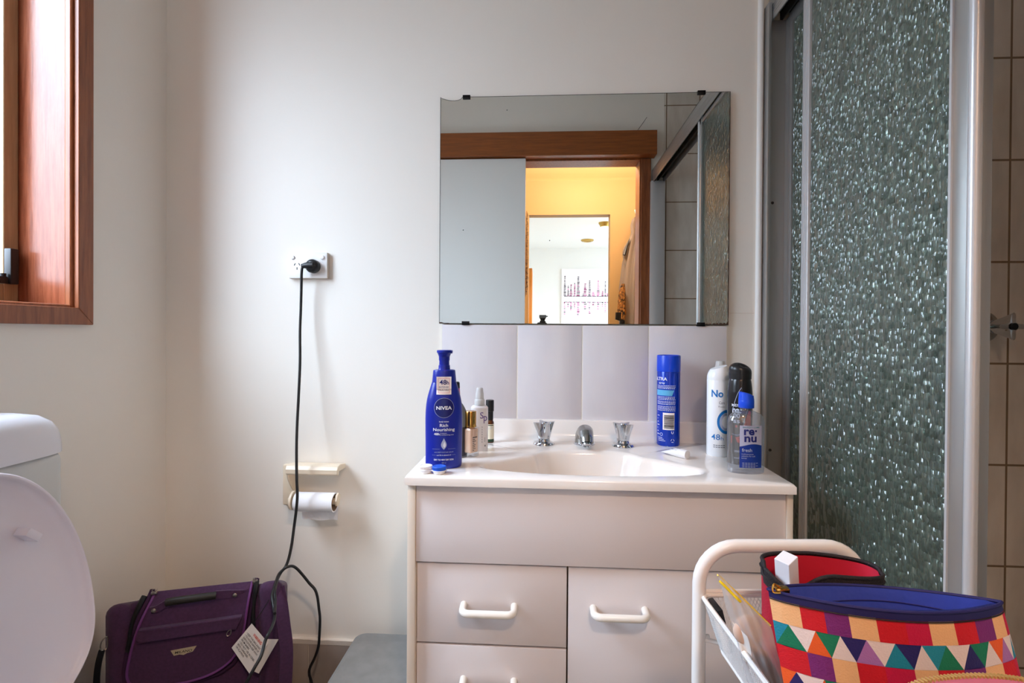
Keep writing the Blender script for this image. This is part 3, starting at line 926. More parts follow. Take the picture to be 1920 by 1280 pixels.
# ================================================================== MIRROR
mr = thing('mirror', 'frameless wall mirror with chipped corner above the splashback tiles', 'mirror', (0.1085, 0, 1.1235))
mx = 0.1085
def zx(x): return 0.6295 - 0.0006 * (x + 0.28)
chip = [(-0.2860, 0.6295), (-0.2805, 0.6262), (-0.2735, 0.6238), (-0.265, 0.6212), (-0.255, 0.6195), (-0.245, 0.6192), (-0.236, 0.6205), (-0.2290, 0.6235), (-0.2245, 0.6290)]
poly = [(-0.2860, 0.0), (0.5030, 0.0), (0.5030, 0.6290)] + list(reversed(chip))
poly = [(x - mx, z) for x, z in poly]
MB().prism(poly, -0.0060, -0.0076, fn=lambda a, c, d: (a, d, c)).build('edge', 'mirror_edge', mr, smooth=False)
e = 0.0016
face = [(-0.2860 + e, e), (0.5030 - e, e), (0.5030 - e, 0.6290 - e)] + [(x + (e if x < -0.285 else 0), z - e) for x, z in reversed(chip)]
MB().prism([(x - mx, z) for x, z in face], -0.0070, -0.0079, fn=lambda a, c, d: (a, d, c)).build('silvered_glass', 'mirror', mr, smooth=False)
sp_ = [(0.418, 0.0)]
for k in range(22):
    x_ = 0.418 + (0.503 - 0.418) * (k + 1) / 23
    sp_.append((x_, 0.001 + abs(math.sin(k * 1.9)) * 0.0055 * (0.3 + k / 22)))
sp_ += [(0.503, 0.012), (0.503, 0.0)]
MB().prism([(x - mx, z) for x, z in sp_], -0.0079, -0.0083, fn=lambda a, c, d: (a, d, c)).build('desilvered_spot', 'rust', mr, smooth=False)
MB().prism([(x - mx, z) for x, z in ((-0.286, 0), (-0.286, 0.004), (-0.279, 0.0042), (-0.272, 0.002), (-0.26, 0.0022), (-0.25, 0.0))], -0.0079, -0.0083, fn=lambda a, c, d: (a, d, c)).build('desilvered_spot', 'rust', mr, smooth=False)
se = [(0.503, 0.02)] + [(0.503 - 0.0012 - 0.0016 * abs(math.sin(k * 2.3)), 0.02 + 0.011 * k) for k in range(52)] + [(0.503, 0.59)]
MB().prism([(x - mx, z) for x, z in se], -0.0079, -0.0083, fn=lambda a, c, d: (a, d, c)).build('desilvered_spot', 'rust', mr, smooth=False)
for x_, z_, s_ in ((-0.2125, 0.6290, 1), (0.4260, 0.6285, 1), (-0.2115, 0.0, -1), (0.4300, 0.0, -1)):
    b = MB().box(x_ - 0.0105 - mx, x_ + 0.0105 - mx, -0.0115, 0.0, min(z_, z_ + s_ * 0.0035), max(z_, z_ + s_ * 0.0035), r=0.0005)
    b.box(x_ - 0.0105 - mx, x_ + 0.0105 - mx, -0.0115, -0.0085, min(z_ - s_ * 0.007, z_ + s_ * 0.003), max(z_ - s_ * 0.007, z_ + s_ * 0.003), r=0.0008)
    b.build('clip', 'blackmetal', mr)
for x_, z_ in ((-0.10, 0.59), (-0.22, 0.26), (0.02, 0.23)):
    MB().lathe([(0.0014, 0), (0, 0.0003)], 8, T=Matrix.Translation((x_ - mx, -0.0079, z_)) @ Matrix.Rotation(PI / 2, 4, 'X')).build('speck', 'ink', mr)

# ================================================================== SOCKET, CABLE, ROLL HOLDER
so = thing('power_outlet', 'white double power outlet on mounting block on the back wall', 'power outlet', (-0.6580, 0, 1.2850))
b = MB().box(-0.058, 0.0555, -0.011, -0.0005, -0.0365, 0.0365, 1, r=0.0025)
b.box(-0.0565, 0.0545, -0.015, -0.010, -0.0360, 0.0370, 0, r=0.0022)
b.build('plate', ['gpo', 'gpo_side'], so)
for x_ in (-0.0445, 0.0410):
    MB().lathe([(0.0062, 0), (0.0062, 0.003), (0.0052, 0.0045), (0, 0.0052)], 24, T=Matrix.Translation((x_, -0.0145, 0.0225)) @ Matrix.Rotation(PI / 2, 4, 'X')).build('switch', 'gpo', so)
b = MB()
for (x_, z_, a_) in ((-0.0385, 0.003, 0.5), (-0.0255, 0.003, -0.5), (-0.032, -0.0085, 0)):
    b.box(-0.0011, 0.0011, -0.0156, -0.0149, -0.0035, 0.0035, 0, T=Matrix.Translation((x_, 0, z_)) @ Matrix.Rotation(a_, 4, 'Y'))
b.build('socket_slot', 'slot', so)

pc = thing('power_cable', 'black power cable plugged in the outlet and hanging down the wall past the roll', 'cable', (-0.6400, -0.016, 1.2815))
o3 = (-0.6400, -0.016, 1.2815)
Ry = Matrix.Rotation(PI / 2, 4, 'X')
b = MB().lathe([(0.0185, 0), (0.0190, 0.002), (0.0190, 0.014), (0.0175, 0.018), (0.012, 0.022), (0, 0.023)], 32, T=Ry)
b.tube([(0.006, -0.016, 0.001), (-0.008, -0.017, 0.001), (-0.018, -0.018, 0.0005), (-0.027, -0.019, -0.001)], 0.01, 16, radii=[0.011, 0.0105, 0.0085, 0.0062], flat=0.95)
b.box(-0.014, 0.014, -0.024, -0.021, -0.0007, 0.0007)
b.build('plug', 'black', pc)
def W3(p_):
    return (p_[0] - o3[0], p_[1] - o3[1], p_[2] - o3[2])
cabA = [(-0.6583, -0.0360, 1.2814), (-0.6639, -0.0370, 1.2768), (-0.6656, -0.0380, 1.2605), (-0.6677, -0.0350, 1.2194), (-0.6690, -0.0350, 1.1601), (-0.6686, -0.0400, 1.1008), (-0.6634, -0.0500, 1.0127), (-0.6620, -0.0600, 0.9259), (-0.6588, -0.0750, 0.8411), (-0.6526, -0.0900, 0.7726), (-0.6438, -0.1060, 0.7059), (-0.6402, -0.1100, 0.6649), (-0.6437, -0.1100, 0.6226), (-0.6493, -0.1100, 0.5801), (-0.6499, -0.1200, 0.5419), (-0.6533, -0.1300, 0.5070), (-0.6581, -0.1400, 0.4892), (-0.6631, -0.1600, 0.4819), (-0.6554, -0.1900, 0.4751), (-0.6500, -0.2100, 0.4680), (-0.6432, -0.2300, 0.4616), (-0.6284, -0.2500, 0.4472), (-0.6177, -0.2650, 0.4344), (-0.6039, -0.3000, 0.4338), (-0.5973, -0.3300, 0.4324), (-0.5990, -0.3400, 0.4218), (-0.5961, -0.3600, 0.4042), (-0.6015, -0.3750, 0.3885), (-0.6084, -0.3850, 0.3722), (-0.6192, -0.3900, 0.3505), (-0.6416, -0.4000, 0.3142), (-0.66, -0.42, 0.16), (-0.66, -0.44, 0.03), (-0.62, -0.47, 0.004), (-0.55, -0.48, 0.004)]
cabB = [(-0.6124, -0.2750, 0.4464), (-0.6326, -0.2350, 0.4518), (-0.6446, -0.2150, 0.4642), (-0.6554, -0.1900, 0.4671), (-0.6632, -0.1650, 0.4734), (-0.6573, -0.1550, 0.4879), (-0.6473, -0.1500, 0.4955), (-0.6383, -0.1400, 0.4940), (-0.6304, -0.1300, 0.4827), (-0.6195, -0.1200, 0.4617), (-0.6069, -0.1100, 0.4362), (-0.5924, -0.1100, 0.4212), (-0.5851, -0.1100, 0.4017), (-0.5807, -0.1100, 0.3709), (-0.5777, -0.1100, 0.3428), (-0.5790, -0.1100, 0.3005), (-0.5817, -0.1100, 0.2693), (-0.5917, -0.1100, 0.2393), (-0.6045, -0.1100, 0.2119), (-0.6059, -0.1100, 0.1949), (-0.6015, -0.1100, 0.1795), (-0.5913, -0.1100, 0.1447), (-0.5723, -0.1200, 0.0966), (-0.565, -0.14, 0.03), (-0.56, -0.20, 0.005), (-0.57, -0.33, 0.0045)]
MB().tube(catmull([W3(q) for q in cabA], 5), 0.0036, 10).tube(catmull([W3(q) for q in cabB], 5), 0.0035, 10).build('cord', 'cable', pc)

th = thing('toilet_roll_holder', 'cream plastic toilet roll holder with hood bar screwed to the back wall', 'toilet roll holder', (-0.715, 0, 0.66))
hx_, hz_ = -0.715, 0.66
b = MB()
b.prism([(-0.008, 0.640), (-0.030, 0.660), (-0.052, 0.690), (-0.060, 0.712), (-0.050, 0.722), (-0.008, 0.722)], -0.6975 - hx_, -0.6915 - hx_, fn=lambda a, c, d: (d, a, c - hz_))
b.box(-0.7305 - hx_, -0.6915 - hx_, -0.014, 0, 0.607 - hz_, 0.7215 - hz_, r=0.003)
b.build('bracket', 'cream', th, bevel=0.0015)
MB().prism([(-0.004, 0.727), (-0.040, 0.7335), (-0.058, 0.7315), (-0.0645, 0.722), (-0.0635, 0.710), (-0.058, 0.706), (-0.052, 0.708), (-0.050, 0.716), (-0.004, 0.714)], -0.6975 - hx_, -0.5515 - hx_, fn=lambda a, c, d: (d, a, c - hz_)).build('hood_bar', 'cream', th, bevel=0.0018)
b = MB().cyl((-0.6760 - hx_, -0.060, 0.637 - hz_), (-0.548 - hx_, -0.060, 0.637 - hz_), 0.0085, 20)
b.tube([(-0.6780 - hx_, -0.060, 0.637 - hz_), (-0.672 - hx_, -0.060, 0.637 - hz_)], 0.0255, 32)
b.prism([(-0.073, 0.641), (-0.066, 0.655), (-0.055, 0.659), (-0.046, 0.652), (-0.047, 0.637), (-0.056, 0.624), (-0.067, 0.626)], -0.5555 - hx_, -0.5495 - hx_, fn=lambda a, c, d: (d, a, c - hz_))
b.box(-0.690 - hx_, -0.675 - hx_, -0.066, -0.002, 0.629 - hz_, 0.645 - hz_, r=0.003)
b.build('spindle', 'cream', th, bevel=0.0008)
tr = thing('toilet_roll', 'nearly finished white toilet roll on the cream holder', 'toilet roll', (-0.615, -0.060, 0.634))
ns = 40
def roll(r0, r1, x0, x1, m):
    b_ = MB()
    pr = [(r0, x0), (r1, x0), (r1, x1), (r0, x1), (r0, x0)]
    b_.lathe(pr, ns, m, T=Matrix.Rotation(PI / 2, 4, 'Y'), cap=False)
    return b_
roll(0.0225, 0.0255, -0.0515, 0.0555, 0).build('paper', 'paper', tr)
roll(0.0212, 0.0226, -0.0517, 0.0557, 0).build('core', 'card', tr)
def sheet(u, v):
    x = -0.0505 + 0.104 * u + 0.004 * v
    return (x + (0.003 * math.sin(u * 5) * v), 0.0255 - 0.006 * v + 0.002 * math.sin(7 * u + 2 * v), 0.004 - 0.060 * v + 0.0012 * math.sin(u * 9) * v)
b = MB().grid(sheet, 16, 10).grid(lambda u, v: Vector(sheet(u, v)) + Vector((0, 0.0007, 0)), 16, 10)
b.build('sheet', 'paper', tr, normals=False)

# ================================================================== THINGS ON THE VANITY TOP
def rad_at(prof, z):
    for (r0, z0), (r1, z1) in zip(prof, prof[1:]):
        if z0 <= z <= z1 and z1 > z0:
            return r0 + (r1 - r0) * (z - z0) / (z1 - z0)
    return prof[-1][0]
def oval_front(prof, sx_, sy_, off=0.0004):
    def f(x, z):
        r = rad_at(prof, z)
        q = min(0.995, abs(x) / (sx_ * r + off))
        return (x, -(sy_ * r + off) * math.sqrt(1 - q * q), z)
    return f
def wrap(r, a0, off=0.0004):
    """x runs round the cylinder, a0 = bearing of x = 0 (0 faces -y, positive towards +x)"""
    def f(x, z):
        a = a0 + x / r
        return ((r + off) * math.sin(a), -(r + off) * math.cos(a), z)
    return f
def at(f, x0, z0):
    return lambda x, y: f(x0 + x, z0 + y)
def patch(bm_, f, x0, x1, z0, z1, m, nx=10, nz=4):
    return bm_.grid(lambda u, v: f(x0 + (x1 - x0) * u, z0 + (z1 - z0) * v), nx, nz, m)
def smooth_prof(p_, n=5):
    return [(max(0.0, q.x), q.y) for q in catmull([(r, z, 0) for r, z in p_], n)]

# --- lotion bottle
t = thing('lotion_bottle', 'tall cobalt blue pump bottle of body lotion at the end of the basin top', 'bottle', (-0.2105, -0.322, VT), 0.19)
lp = [(0.0365, 0.0), (0.0385, 0.002), (0.0392, 0.006)] + smooth_prof([(0.0392, 0.006), (0.0395, 0.05), (0.0400, 0.095), (0.0395, 0.122), (0.0370, 0.145), (0.0320, 0.165), (0.0265, 0.183)], 6)[1:]
MB().lathe(lp + [(0.0262, 0.1835), (0.0250, 0.184)], 56, sy=0.62, sx=1.0).build('body', 'navy', t)
cp = [(0.0262, 0.1838), (0.0250, 0.196), (0.0240, 0.207), (0.0232, 0.2095), (0.019, 0.2105), (0.0132, 0.2105), (0.0125, 0.213), (0.0122, 0.2195), (0.0110, 0.2205), (0.0108, 0.229), (0.0117, 0.231), (0.0118, 0.2385)]
MB().lathe(cp, 48, sy=0.80).build('collar', 'navy', t)
b = MB().lathe([(0.0118, 0.2385), (0.0125, 0.240), (0.0150, 0.2465), (0.0163, 0.2470), (0.0163, 0.2515), (0.0150, 0.2525), (0, 0.253)], 40)
b.tube([(0.006, 0, 0.2495), (0.012, -0.004, 0.2492), (0.017, -0.006, 0.2485)], 0.0035, 12)
b.build('pump', 'navy', t)
f = oval_front(lp, 1.0, 0.62)
f2 = lambda x, z: (f(x, z)[0], f(x, z)[1] - 0.0004, z) if z < 0.18 else (x, -0.0266 * 0.8 * math.sqrt(max(0.01, 1 - (x / 0.0268) ** 2)) - 0.0004, z)
ff = lambda x, z: (x, min(-0.0212, f2(x, min(z, 0.183))[1]) if z > 0.17 else f2(x, z)[1], z)
b = MB()
patch(b, lambda x, z: (x, ff(x, z)[1] - 0.0003, z), -0.0162, 0.0152, 0.1585, 0.1965, 0, 12, 12)
for x0, x1, z0, z1 in ((-0.0126, 0.0116, 0.1618, 0.1624), (-0.0126, 0.0116, 0.1926, 0.1932), (-0.0126, -0.0120, 0.1618, 0.1932), (0.0110, 0.0116, 0.1618, 0.1932)):
    patch(b, lambda x, z: (x, ff(x, z)[1] - 0.0006, z), x0, x1, z0, z1, 1, 6, 6)
g = lambda x, z: (x, ff(x, z)[1] - 0.0007, z)
b.text('48', 0.0140, at(g, -0.0025, 0.1800), 2, width=0.0148, bold=0.02).text('h', 0.0115, at(g, 0.0078, 0.1800), 2, bold=0.02)
b.text('INTENSE', 0.0053, at(g, -0.0006, 0.1725), 2, width=0.0205, bold=0).text('MOISTURE', 0.0053, at(g, -0.0006, 0.1665), 2, width=0.0205, bold=0)
b.build('sticker', ['labelwhite', 'pinkred', 'inkblue'], t, normals=False, smooth=False)
b = MB()
b.grid(lambda u, v: f(0.0205 * v * math.cos(2 * PI * u), 0.1305 + 0.0205 * v * math.sin(2 * PI * u)), 48, 5, 1)
b.grid(lambda u, v: f2((0.0205 + 0.0006 * v) * math.cos(2 * PI * u), 0.1305 + (0.0205 + 0.0006 * v) * math.sin(2 * PI * u)), 48, 1, 2)
g = lambda x, z: (x, f2(x, z)[1] - 0.0002, z)
b.text('NIVEA', 0.0100, at(g, 0, 0.1270), 0, width=0.0330, bold=0.03, slice_at=0.003)
b.text('body lotion', 0.0042, at(g, 0, 0.1002), 0, width=0.0200, bold=0.015)
b.text('Rich', 0.0090, at(g, 0, 0.0905), 0, width=0.0175, bold=0.015, slice_at=0.004).text('Nourishing', 0.0090, at(g, 0, 0.0815), 0, width=0.0455, bold=0.015, slice_at=0.004)
b.text('48h', 0.0068, at(g, -0.0150, 0.0728), 0, width=0.0120, bold=0.02)
patch(b, g, -0.0072, -0.0068, 0.0715, 0.0782, 0, 1, 2)
b.text('intensive', 0.0030, at(g, -0.0050, 0.0758), 0, align='l', width=0.0110, bold=0).text('moisturizing care', 0.0030, at(g, -0.0050, 0.0724), 0, align='l', width=0.0255, bold=0)
drop = [(0, 0.0665)] + [(0.0083 * math.sin(PI * k / 12) * (0.25 + 0.75 * (k / 12)) ** 0.8, 0.0665 - 0.0245 * (k / 12)) for k in range(1, 13)]
drop = drop + [(-x, z) for x, z in reversed(drop[1:-1])]
b.add([g(x, z) for x, z in drop], [tuple(range(len(drop)))], 2)
dr2 = [(x * 0.45 + 0.0012, 0.046 + (z - 0.042) * 0.55) for x, z in drop]
b.add([(x, g(x, z)[1] - 0.0002, z) for x, z in dr2], [tuple(range(len(dr2)))], 0)
for x0, x1, z in ((-0.0245, -0.009, 0.0430), (0.009, 0.0245, 0.0430), (-0.0245, -0.0165, 0.0300), (0.0165, 0.0245, 0.0300)):
    patch(b, g, x0, x1, z, z + 0.0004, 2, 5, 1)
b.text('with DEEP MOISTURE SERUM', 0.0036, at(g, 0, 0.0352), 2, width=0.0400, bold=0, slice_at=0.006).text('and 5% in almond oil', 0.0034, at(g, 0, 0.0292), 0, width=0.0300, bold=0.01, slice_at=0.006)
b.text('DRY TO VERY DRY SKIN', 0.0048, at(g, 0, 0.0188), 0, width=0.0410, bold=0.02, slice_at=0.006).text('400 ml', 0.0034, at(g, 0, 0.0130), 2, width=0.0095, bold=0)
b.build('front_print', ['whiteink', 'navy_dark', 'silverink'], t, normals=False, smooth=False)

# --- bottle behind the lotion
t = thing('shampoo_bottle', 'grey translucent bottle with black and magenta cap behind the blue lotion bottle', 'bottle', (-0.2080, -0.232, VT), 0.1)
bp_ = smooth_prof([(0.0330, 0.0), (0.0352, 0.004), (0.0352, 0.05), (0.0352, 0.085), (0.0340, 0.103), (0.026, 0.120), (0.018, 0.130)], 5)
b = MB().lathe(bp_, 40, 0, sy=0.6)
patch(b, oval_front(bp_, 1, 0.6, 0.0002), -0.034, 0.034, 0.004, 0.071, 1, 20, 4)
b.build('body', ['smokeplastic', 'darkliquid'], t)
MB().lathe([(0.0185, 0.130), (0.0178, 0.150), (0.0170, 0.160), (0.0150, 0.1615), (0, 0.162)], 32, sy=0.8).build('cap', 'magenta', t)
MB().lathe([(0.0172, 0.1605), (0.0168, 0.173), (0.0150, 0.175), (0, 0.1752)], 32, sy=0.8).build('cap_top', 'black', t)

# --- white spray bottle
t = thing('spray_bottle', 'white oval hair spray bottle with violet script, behind the foundation bottle', 'bottle', (-0.1520, -0.165, VT), 0.25)
sp2 = smooth_prof([(0.0190, 0.0), (0.0205, 0.003), (0.0208, 0.05), (0.0208, 0.100), (0.0202, 0.107), (0.0170, 0.1105), (0.012, 0.112)], 4)
MB().lathe(sp2, 40, sy=0.72, pw=3.0).build('body', 'milky', t)
MB().lathe([(0.0128, 0.112), (0.0126, 0.124), (0.0118, 0.126), (0.0105, 0.1275), (0.0100, 0.140), (0.0085, 0.148), (0.0080, 0.153), (0.0065, 0.155), (0, 0.1555)], 32).build('spray_cap', 'frost', t)
b = MB()
g = lambda x, z: (x, -0.0208 * 0.72 - 0.0005 + (0.0 if abs(x) < 0.012 else (abs(x) - 0.012) * 0.3), z)
b.text('S', 0.022, at(g, 0.0035, 0.0810), 0, width=0.0085, bold=0).text('p', 0.026, at(g, 0.0125, 0.0750), 0, width=0.0085, bold=0)
for k in range(7):
    b.box(0.0040, 0.0050, -0.0158, -0.0155, 0.022 + k * 0.006, 0.0255 + k * 0.006, 1)
for k in range(4):
    b.box(0.0108, 0.0118, -0.0158, -0.0155, 0.024 + k * 0.0028, 0.0262 + k * 0.0028, 1)
b.box(0.0105, 0.0135, -0.0158, -0.0155, 0.0125, 0.0165, 1)
b.build('front_print', ['violetink', 'grey_print'], t, normals=False, smooth=False)

# --- foundation bottle
t = thing('foundation_bottle', 'square glass bottle of beige foundation with gold cap', 'bottle', (-0.1650, -0.232, VT), 1.0)
MB().box(-0.0160, 0.0160, -0.0150, 0.0150, 0.0, 0.0700, r=0.004, seg=3).build('glass', 'thinclear', t)
b = MB().box(-0.0138, 0.0138, -0.0128, 0.0128, 0.0110, 0.0670, r=0.0035, seg=3).lathe([(0.0095, 0.067), (0.0095, 0.0708), (0, 0.071)], 24)
b.build('foundation_fill', 'beige', t)
MB().lathe([(0.0128, 0.0705), (0.0142, 0.0710), (0.0142, 0.073), (0.0134, 0.0740), (0.0134, 0.1060), (0.0126, 0.1075), (0, 0.1078)], 40).build('cap', 'gold', t)
b = MB()
for k, (w_, h_) in enumerate(((0.017, 0.003), (0.009, 0.002), (0.013, 0.002), (0.008, 0.002), (0.012, 0.0018), (0.009, 0.0018), (0.011, 0.0016), (0.007, 0.0016))):
    for q in range(int(w_ / 0.0018)):
        b.box(-0.010 + q * 0.0018, -0.0088 + q * 0.0018, -0.0154, -0.01515, 0.0465 - k * 0.0042, 0.0465 - k * 0.0042 + h_ * (0.7 + 0.3 * ((q * 7 + k) % 3) / 2))
b.build('front_print', 'ink', t, smooth=False)

# --- amber dropper bottle
t = thing('serum_bottle', 'small amber bottle with black spray cap and cream label by the upstand', 'bottle', (-0.1362, -0.0690, VT), 0.2)
MB().lathe([(0.0108, 0), (0.0115, 0.0015), (0.0115, 0.048), (0.0108, 0.054), (0.0085, 0.059), (0.0075, 0.061)], 32).build('body', 'amber', t)
b = MB()
g = wrap(0.0115, 0.0)
patch(b, g, -0.019, 0.0125, 0.010, 0.0495, 0, 20, 2)
patch(b, g, -0.019, 0.0125, 0.003, 0.010, 1, 20, 1)
g = wrap(0.0115, 0.0, 0.0007)
patch(b, g, -0.009, 0.009, 0.0455, 0.0475, 1, 10, 1)
patch(b, g, -0.007, 0.007, 0.0400, 0.0406, 2, 10, 1); patch(b, g, -0.007, 0.004, 0.0370, 0.0376, 2, 10, 1)
b.build('label', ['creamlabel', 'greenink', 'silverink'], t, normals=False)
MB().lathe([(0.0092, 0.060), (0.0092, 0.082), (0.0108, 0.083), (0.0108, 0.110), (0.0102, 0.1120), (0, 0.1123)], 32).build('spray_cap', 'black', t)

# --- contact lens case
t = thing('contact_lens_case', 'contact lens case with one white and one blue screw cap', 'lens case', (-0.2225, -0.376, VT), -0.12)
b = MB()
for x_ in (-0.016, 0.0135):
    b.lathe([(0.0095, 0), (0.0120, 0.001), (0.0130, 0.006), (0.0158, 0.0068), (0.0158, 0.0082), (0, 0.0082)], 32, T=Matrix.Translation((x_, 0, 0)))
b.box(-0.012, 0.010, -0.006, 0.006, 0.0055, 0.0078)
b.build('tray', 'lens_white', t)
def ribcap(x_, m):
    bb = MB()
    n_ = 60
    def ff_(u, v):
        rr = 0.0142 + 0.00035 * (1 if int(u * n_ * 2) % 2 else -1) * (1 if 0.05 < v < 0.8 else 0)
        return (x_ + rr * math.cos(2 * PI * u), rr * math.sin(2 * PI * u), 0.0083 + 0.0062 * v)
    bb.grid(ff_, n_ * 2, 4, closed_u=True)
    bb.lathe([(0.0142, 0.0145), (0.0134, 0.0153), (0.0110, 0.0153), (0.0104, 0.0147), (0, 0.0147)], 40, T=Matrix.Translation((x_, 0, 0)))
    return bb.build('screw_cap', m, t)
ribcap(-0.016, 'lens_white'); ribcap(0.0135, 'skyblue')

# --- blue spray can
t = thing('hairspray_can', 'tall slim royal blue spray can against the tiles beside the basin', 'spray can', (0.3335, -0.0555, VT))
r = 0.0295
MB().lathe([(0.0280, 0), (0.0295, 0.0025), (0.0290, 0.006), (0.0295, 0.010), (0.0295, 0.190), (0.0288, 0.1925)], 48).build('can', 'can_blue', t)
MB().lathe([(0.0300, 0.1925), (0.0300, 0.232), (0.0290, 0.2345), (0.0270, 0.2350), (0.0262, 0.2335), (0, 0.2335)], 48).build('cap', 'cap_blue', t)
b = MB()
g = wrap(r, -0.30)
b.text('ULTRA', 0.012, at(g, -0.0215, 0.170), 0, width=0.040, bold=0.02, slice_at=0.003).text('spray', 0.007, at(g, -0.0160, 0.1615), 0, width=0.018, slice_at=0.003)
b.grid(lambda u, v: g(-0.034 + (0.045 + 0.0055 * v) * u, 0.131 + 0.0145 * v), 24, 2, 1)
rows = [0.156, 0.1525, 0.149, 0.127, 0.1235, 0.120, 0.115, 0.1115, 0.108, 0.1025, 0.099, 0.0955, 0.092]
for k, z in enumerate(rows):
    q = -0.030
    rr_ = random.Random(k)
    while q < 0.019:
        w_ = rr_.uniform(0.002, 0.005)
        patch(b, g, q, min(q + w_, 0.020), z, z + 0.0013, 0, 2, 1)
        q += w_ + 0.0012
for k in range(7):
    patch(b, g, -0.030, -0.022 - 0.003 * (k % 3), 0.030 + k * 0.008, 0.0314 + k * 0.008, 0, 2, 1)
patch(b, g, -0.012, 0.0175, 0.043, 0.087, 2, 10, 2)
rb = random.Random(3)
q = 0.0465
g2 = wrap(r, -0.30, 0.0008)
while q < 0.082:
    h_ = rb.choice((0.0006, 0.0012, 0.0019))
    patch(b, g2, -0.0085, 0.0165, q, min(q + h_, 0.0835), 3, 8, 1)
    q += h_ + rb.choice((0.0007, 0.0012))
b.text('U', 0.009, at(g, 0.0125, 0.0335), 0, width=0.0055)
for k in range(3):
    a0 = PI / 2 + k * 2 * PI / 3
    p_ = [(0.013 + 0.0042 * math.cos(a0 + d_), 0.0155 + 0.0042 * math.sin(a0 + d_)) for d_ in (0.25, 1.75)]
    nx_, nz_ = p_[1][1] - p_[0][1], p_[0][0] - p_[1][0]
    b.add([g(x, z) for x, z in (p_[0], p_[1], (p_[1][0] + nx_ * .2, p_[1][1] + nz_ * .2), (p_[0][0] + nx_ * .2, p_[0][1] + nz_ * .2))], [(0, 1, 2, 3)], 0)
b.grid(lambda u, v: g(-0.016 + (0.0032 + 0.0008 * v) * math.cos(2 * PI * u), 0.0305 + (0.0032 + 0.0008 * v) * math.sin(2 * PI * u)), 16, 1, 0)
for k in range(3):
    patch(b, g, -0.026, -0.005 - 0.004 * k, 0.0135 + k * 0.004, 0.0147 + k * 0.004, 0, 4, 1)
b.build('back_print', ['whiteink', 'cyan', 'labelwhite', 'ink'], t, normals=False, smooth=False)

# --- ointment tube lying on the deck
t = thing('ointment_tube', 'small white ointment tube lying on the edge of the basin', 'tube', (0.318, -0.186, VT + 0.0105), 0, None, (0, 0.0, -0.93))
def tb(u, v):
    a = 2 * PI * u
    x = -0.034 + 0.050 * v
    e = min(1.0, 0.10 + v * 1.25)
    return (x, 0.0098 * (1.12 - 0.12 * e) * math.cos(a), (0.0098 * e) * math.sin(a) - 0.0005 - 0.009 * (1 - e) * 0.6)
b = MB().grid(tb, 32, 14, closed_u=True)
b.add([tb(k / 32, 0) for k in range(32)], [tuple(range(32))]).add([tb(k / 32, 1) for k in range(32)], [tuple(range(32))])
b.build('body', 'tubewhite', t)
MB().lathe([(0.0088, 0.0165), (0.0106, 0.0170), (0.0104, 0.034), (0.0096, 0.0355), (0, 0.0358)], 36, T=Matrix.Rotation(PI / 2, 4, 'Y')).build('cap', 'lens_white', t)
b = MB()
for k in range(5):
    b.box(-0.024 + k * 0.007, -0.0185 + k * 0.007, -0.0035, -0.0027, 0.0085, 0.00965, T=Matrix.Rotation(0.45, 4, 'X'))
    b.box(-0.022 + k * 0.007, -0.0185 + k * 0.007, 0.0015, 0.0022, 0.0085, 0.00965, T=Matrix.Rotation(0.45, 4, 'X'))
b.build('print', 'silverink', t, smooth=False)

# --- white deodorant can
t = thing('deodorant_can', 'white deodorant spray can with blue ring and lettering, half behind the black can', 'spray can', (0.4265, -0.160, VT))
r = 0.0262
MB().lathe([(0.0248, 0), (0.0262, 0.002), (0.0262, 0.180), (0.0258, 0.181)], 48).build('can', 'can_white', t)
def capw(u, v):
    a = 2 * PI * u
    z = 0.181 + 0.030 * v
    rr = 0.0260 - 0.0105 * max(0, v - 0.2) ** 1.7
    return (rr * math.cos(a), rr * math.sin(a), z + 0.0055 * (v ** 2) * math.cos(a))
b = MB().grid(capw, 40, 12, closed_u=True)
b.add([capw(k / 40, 1) for k in range(40)], [tuple(range(40))])
b.build('cap', 'can_white', t, angle=55)
b = MB()
g = wrap(r, -0.30)
b.text('No', 0.0235, at(g, -0.003, 0.142), 0, width=0.0270, bold=0.025, slice_at=0.003)
b.text('Care', 0.009, at(g, 0.0075, 0.1255), 1, width=0.013, bold=0, slice_at=0.003).text('Protect', 0.005, at(g, 0.0075, 0.1175), 1, width=0.015, bold=0, slice_at=0.003)
b.grid(lambda u, v: g(0.019 + (0.0165 + 0.0055 * v) * math.cos(2 * PI * u), 0.083 + (0.0215 + 0.0070 * v) * math.sin(2 * PI * u)), 48, 1, 0)
b.grid(lambda u, v: g(0.019 + (0.0115 + 0.0042 * v) * math.cos(2 * PI * u), 0.083 + (0.0150 + 0.0058 * v) * math.sin(2 * PI * u)), 48, 1, 2)
b.text('48', 0.0190, at(g, -0.006, 0.0405), 0, width=0.0200, bold=0.005, slice_at=0.003).text('h', 0.0125, at(g, 0.0085, 0.0400), 0, width=0.006, bold=0, slice_at=0.003)
for k in range(2):
    for q in range(5):
        patch(b, g, -0.011 + q * 0.0055, -0.0067 + q * 0.0055, 0.0265 - k * 0.0045, 0.0282 - k * 0.0045, 1, 2, 1)
b.build('front_print', ['brandblue', 'grey_print', 'silverink'], t, normals=False, smooth=False)

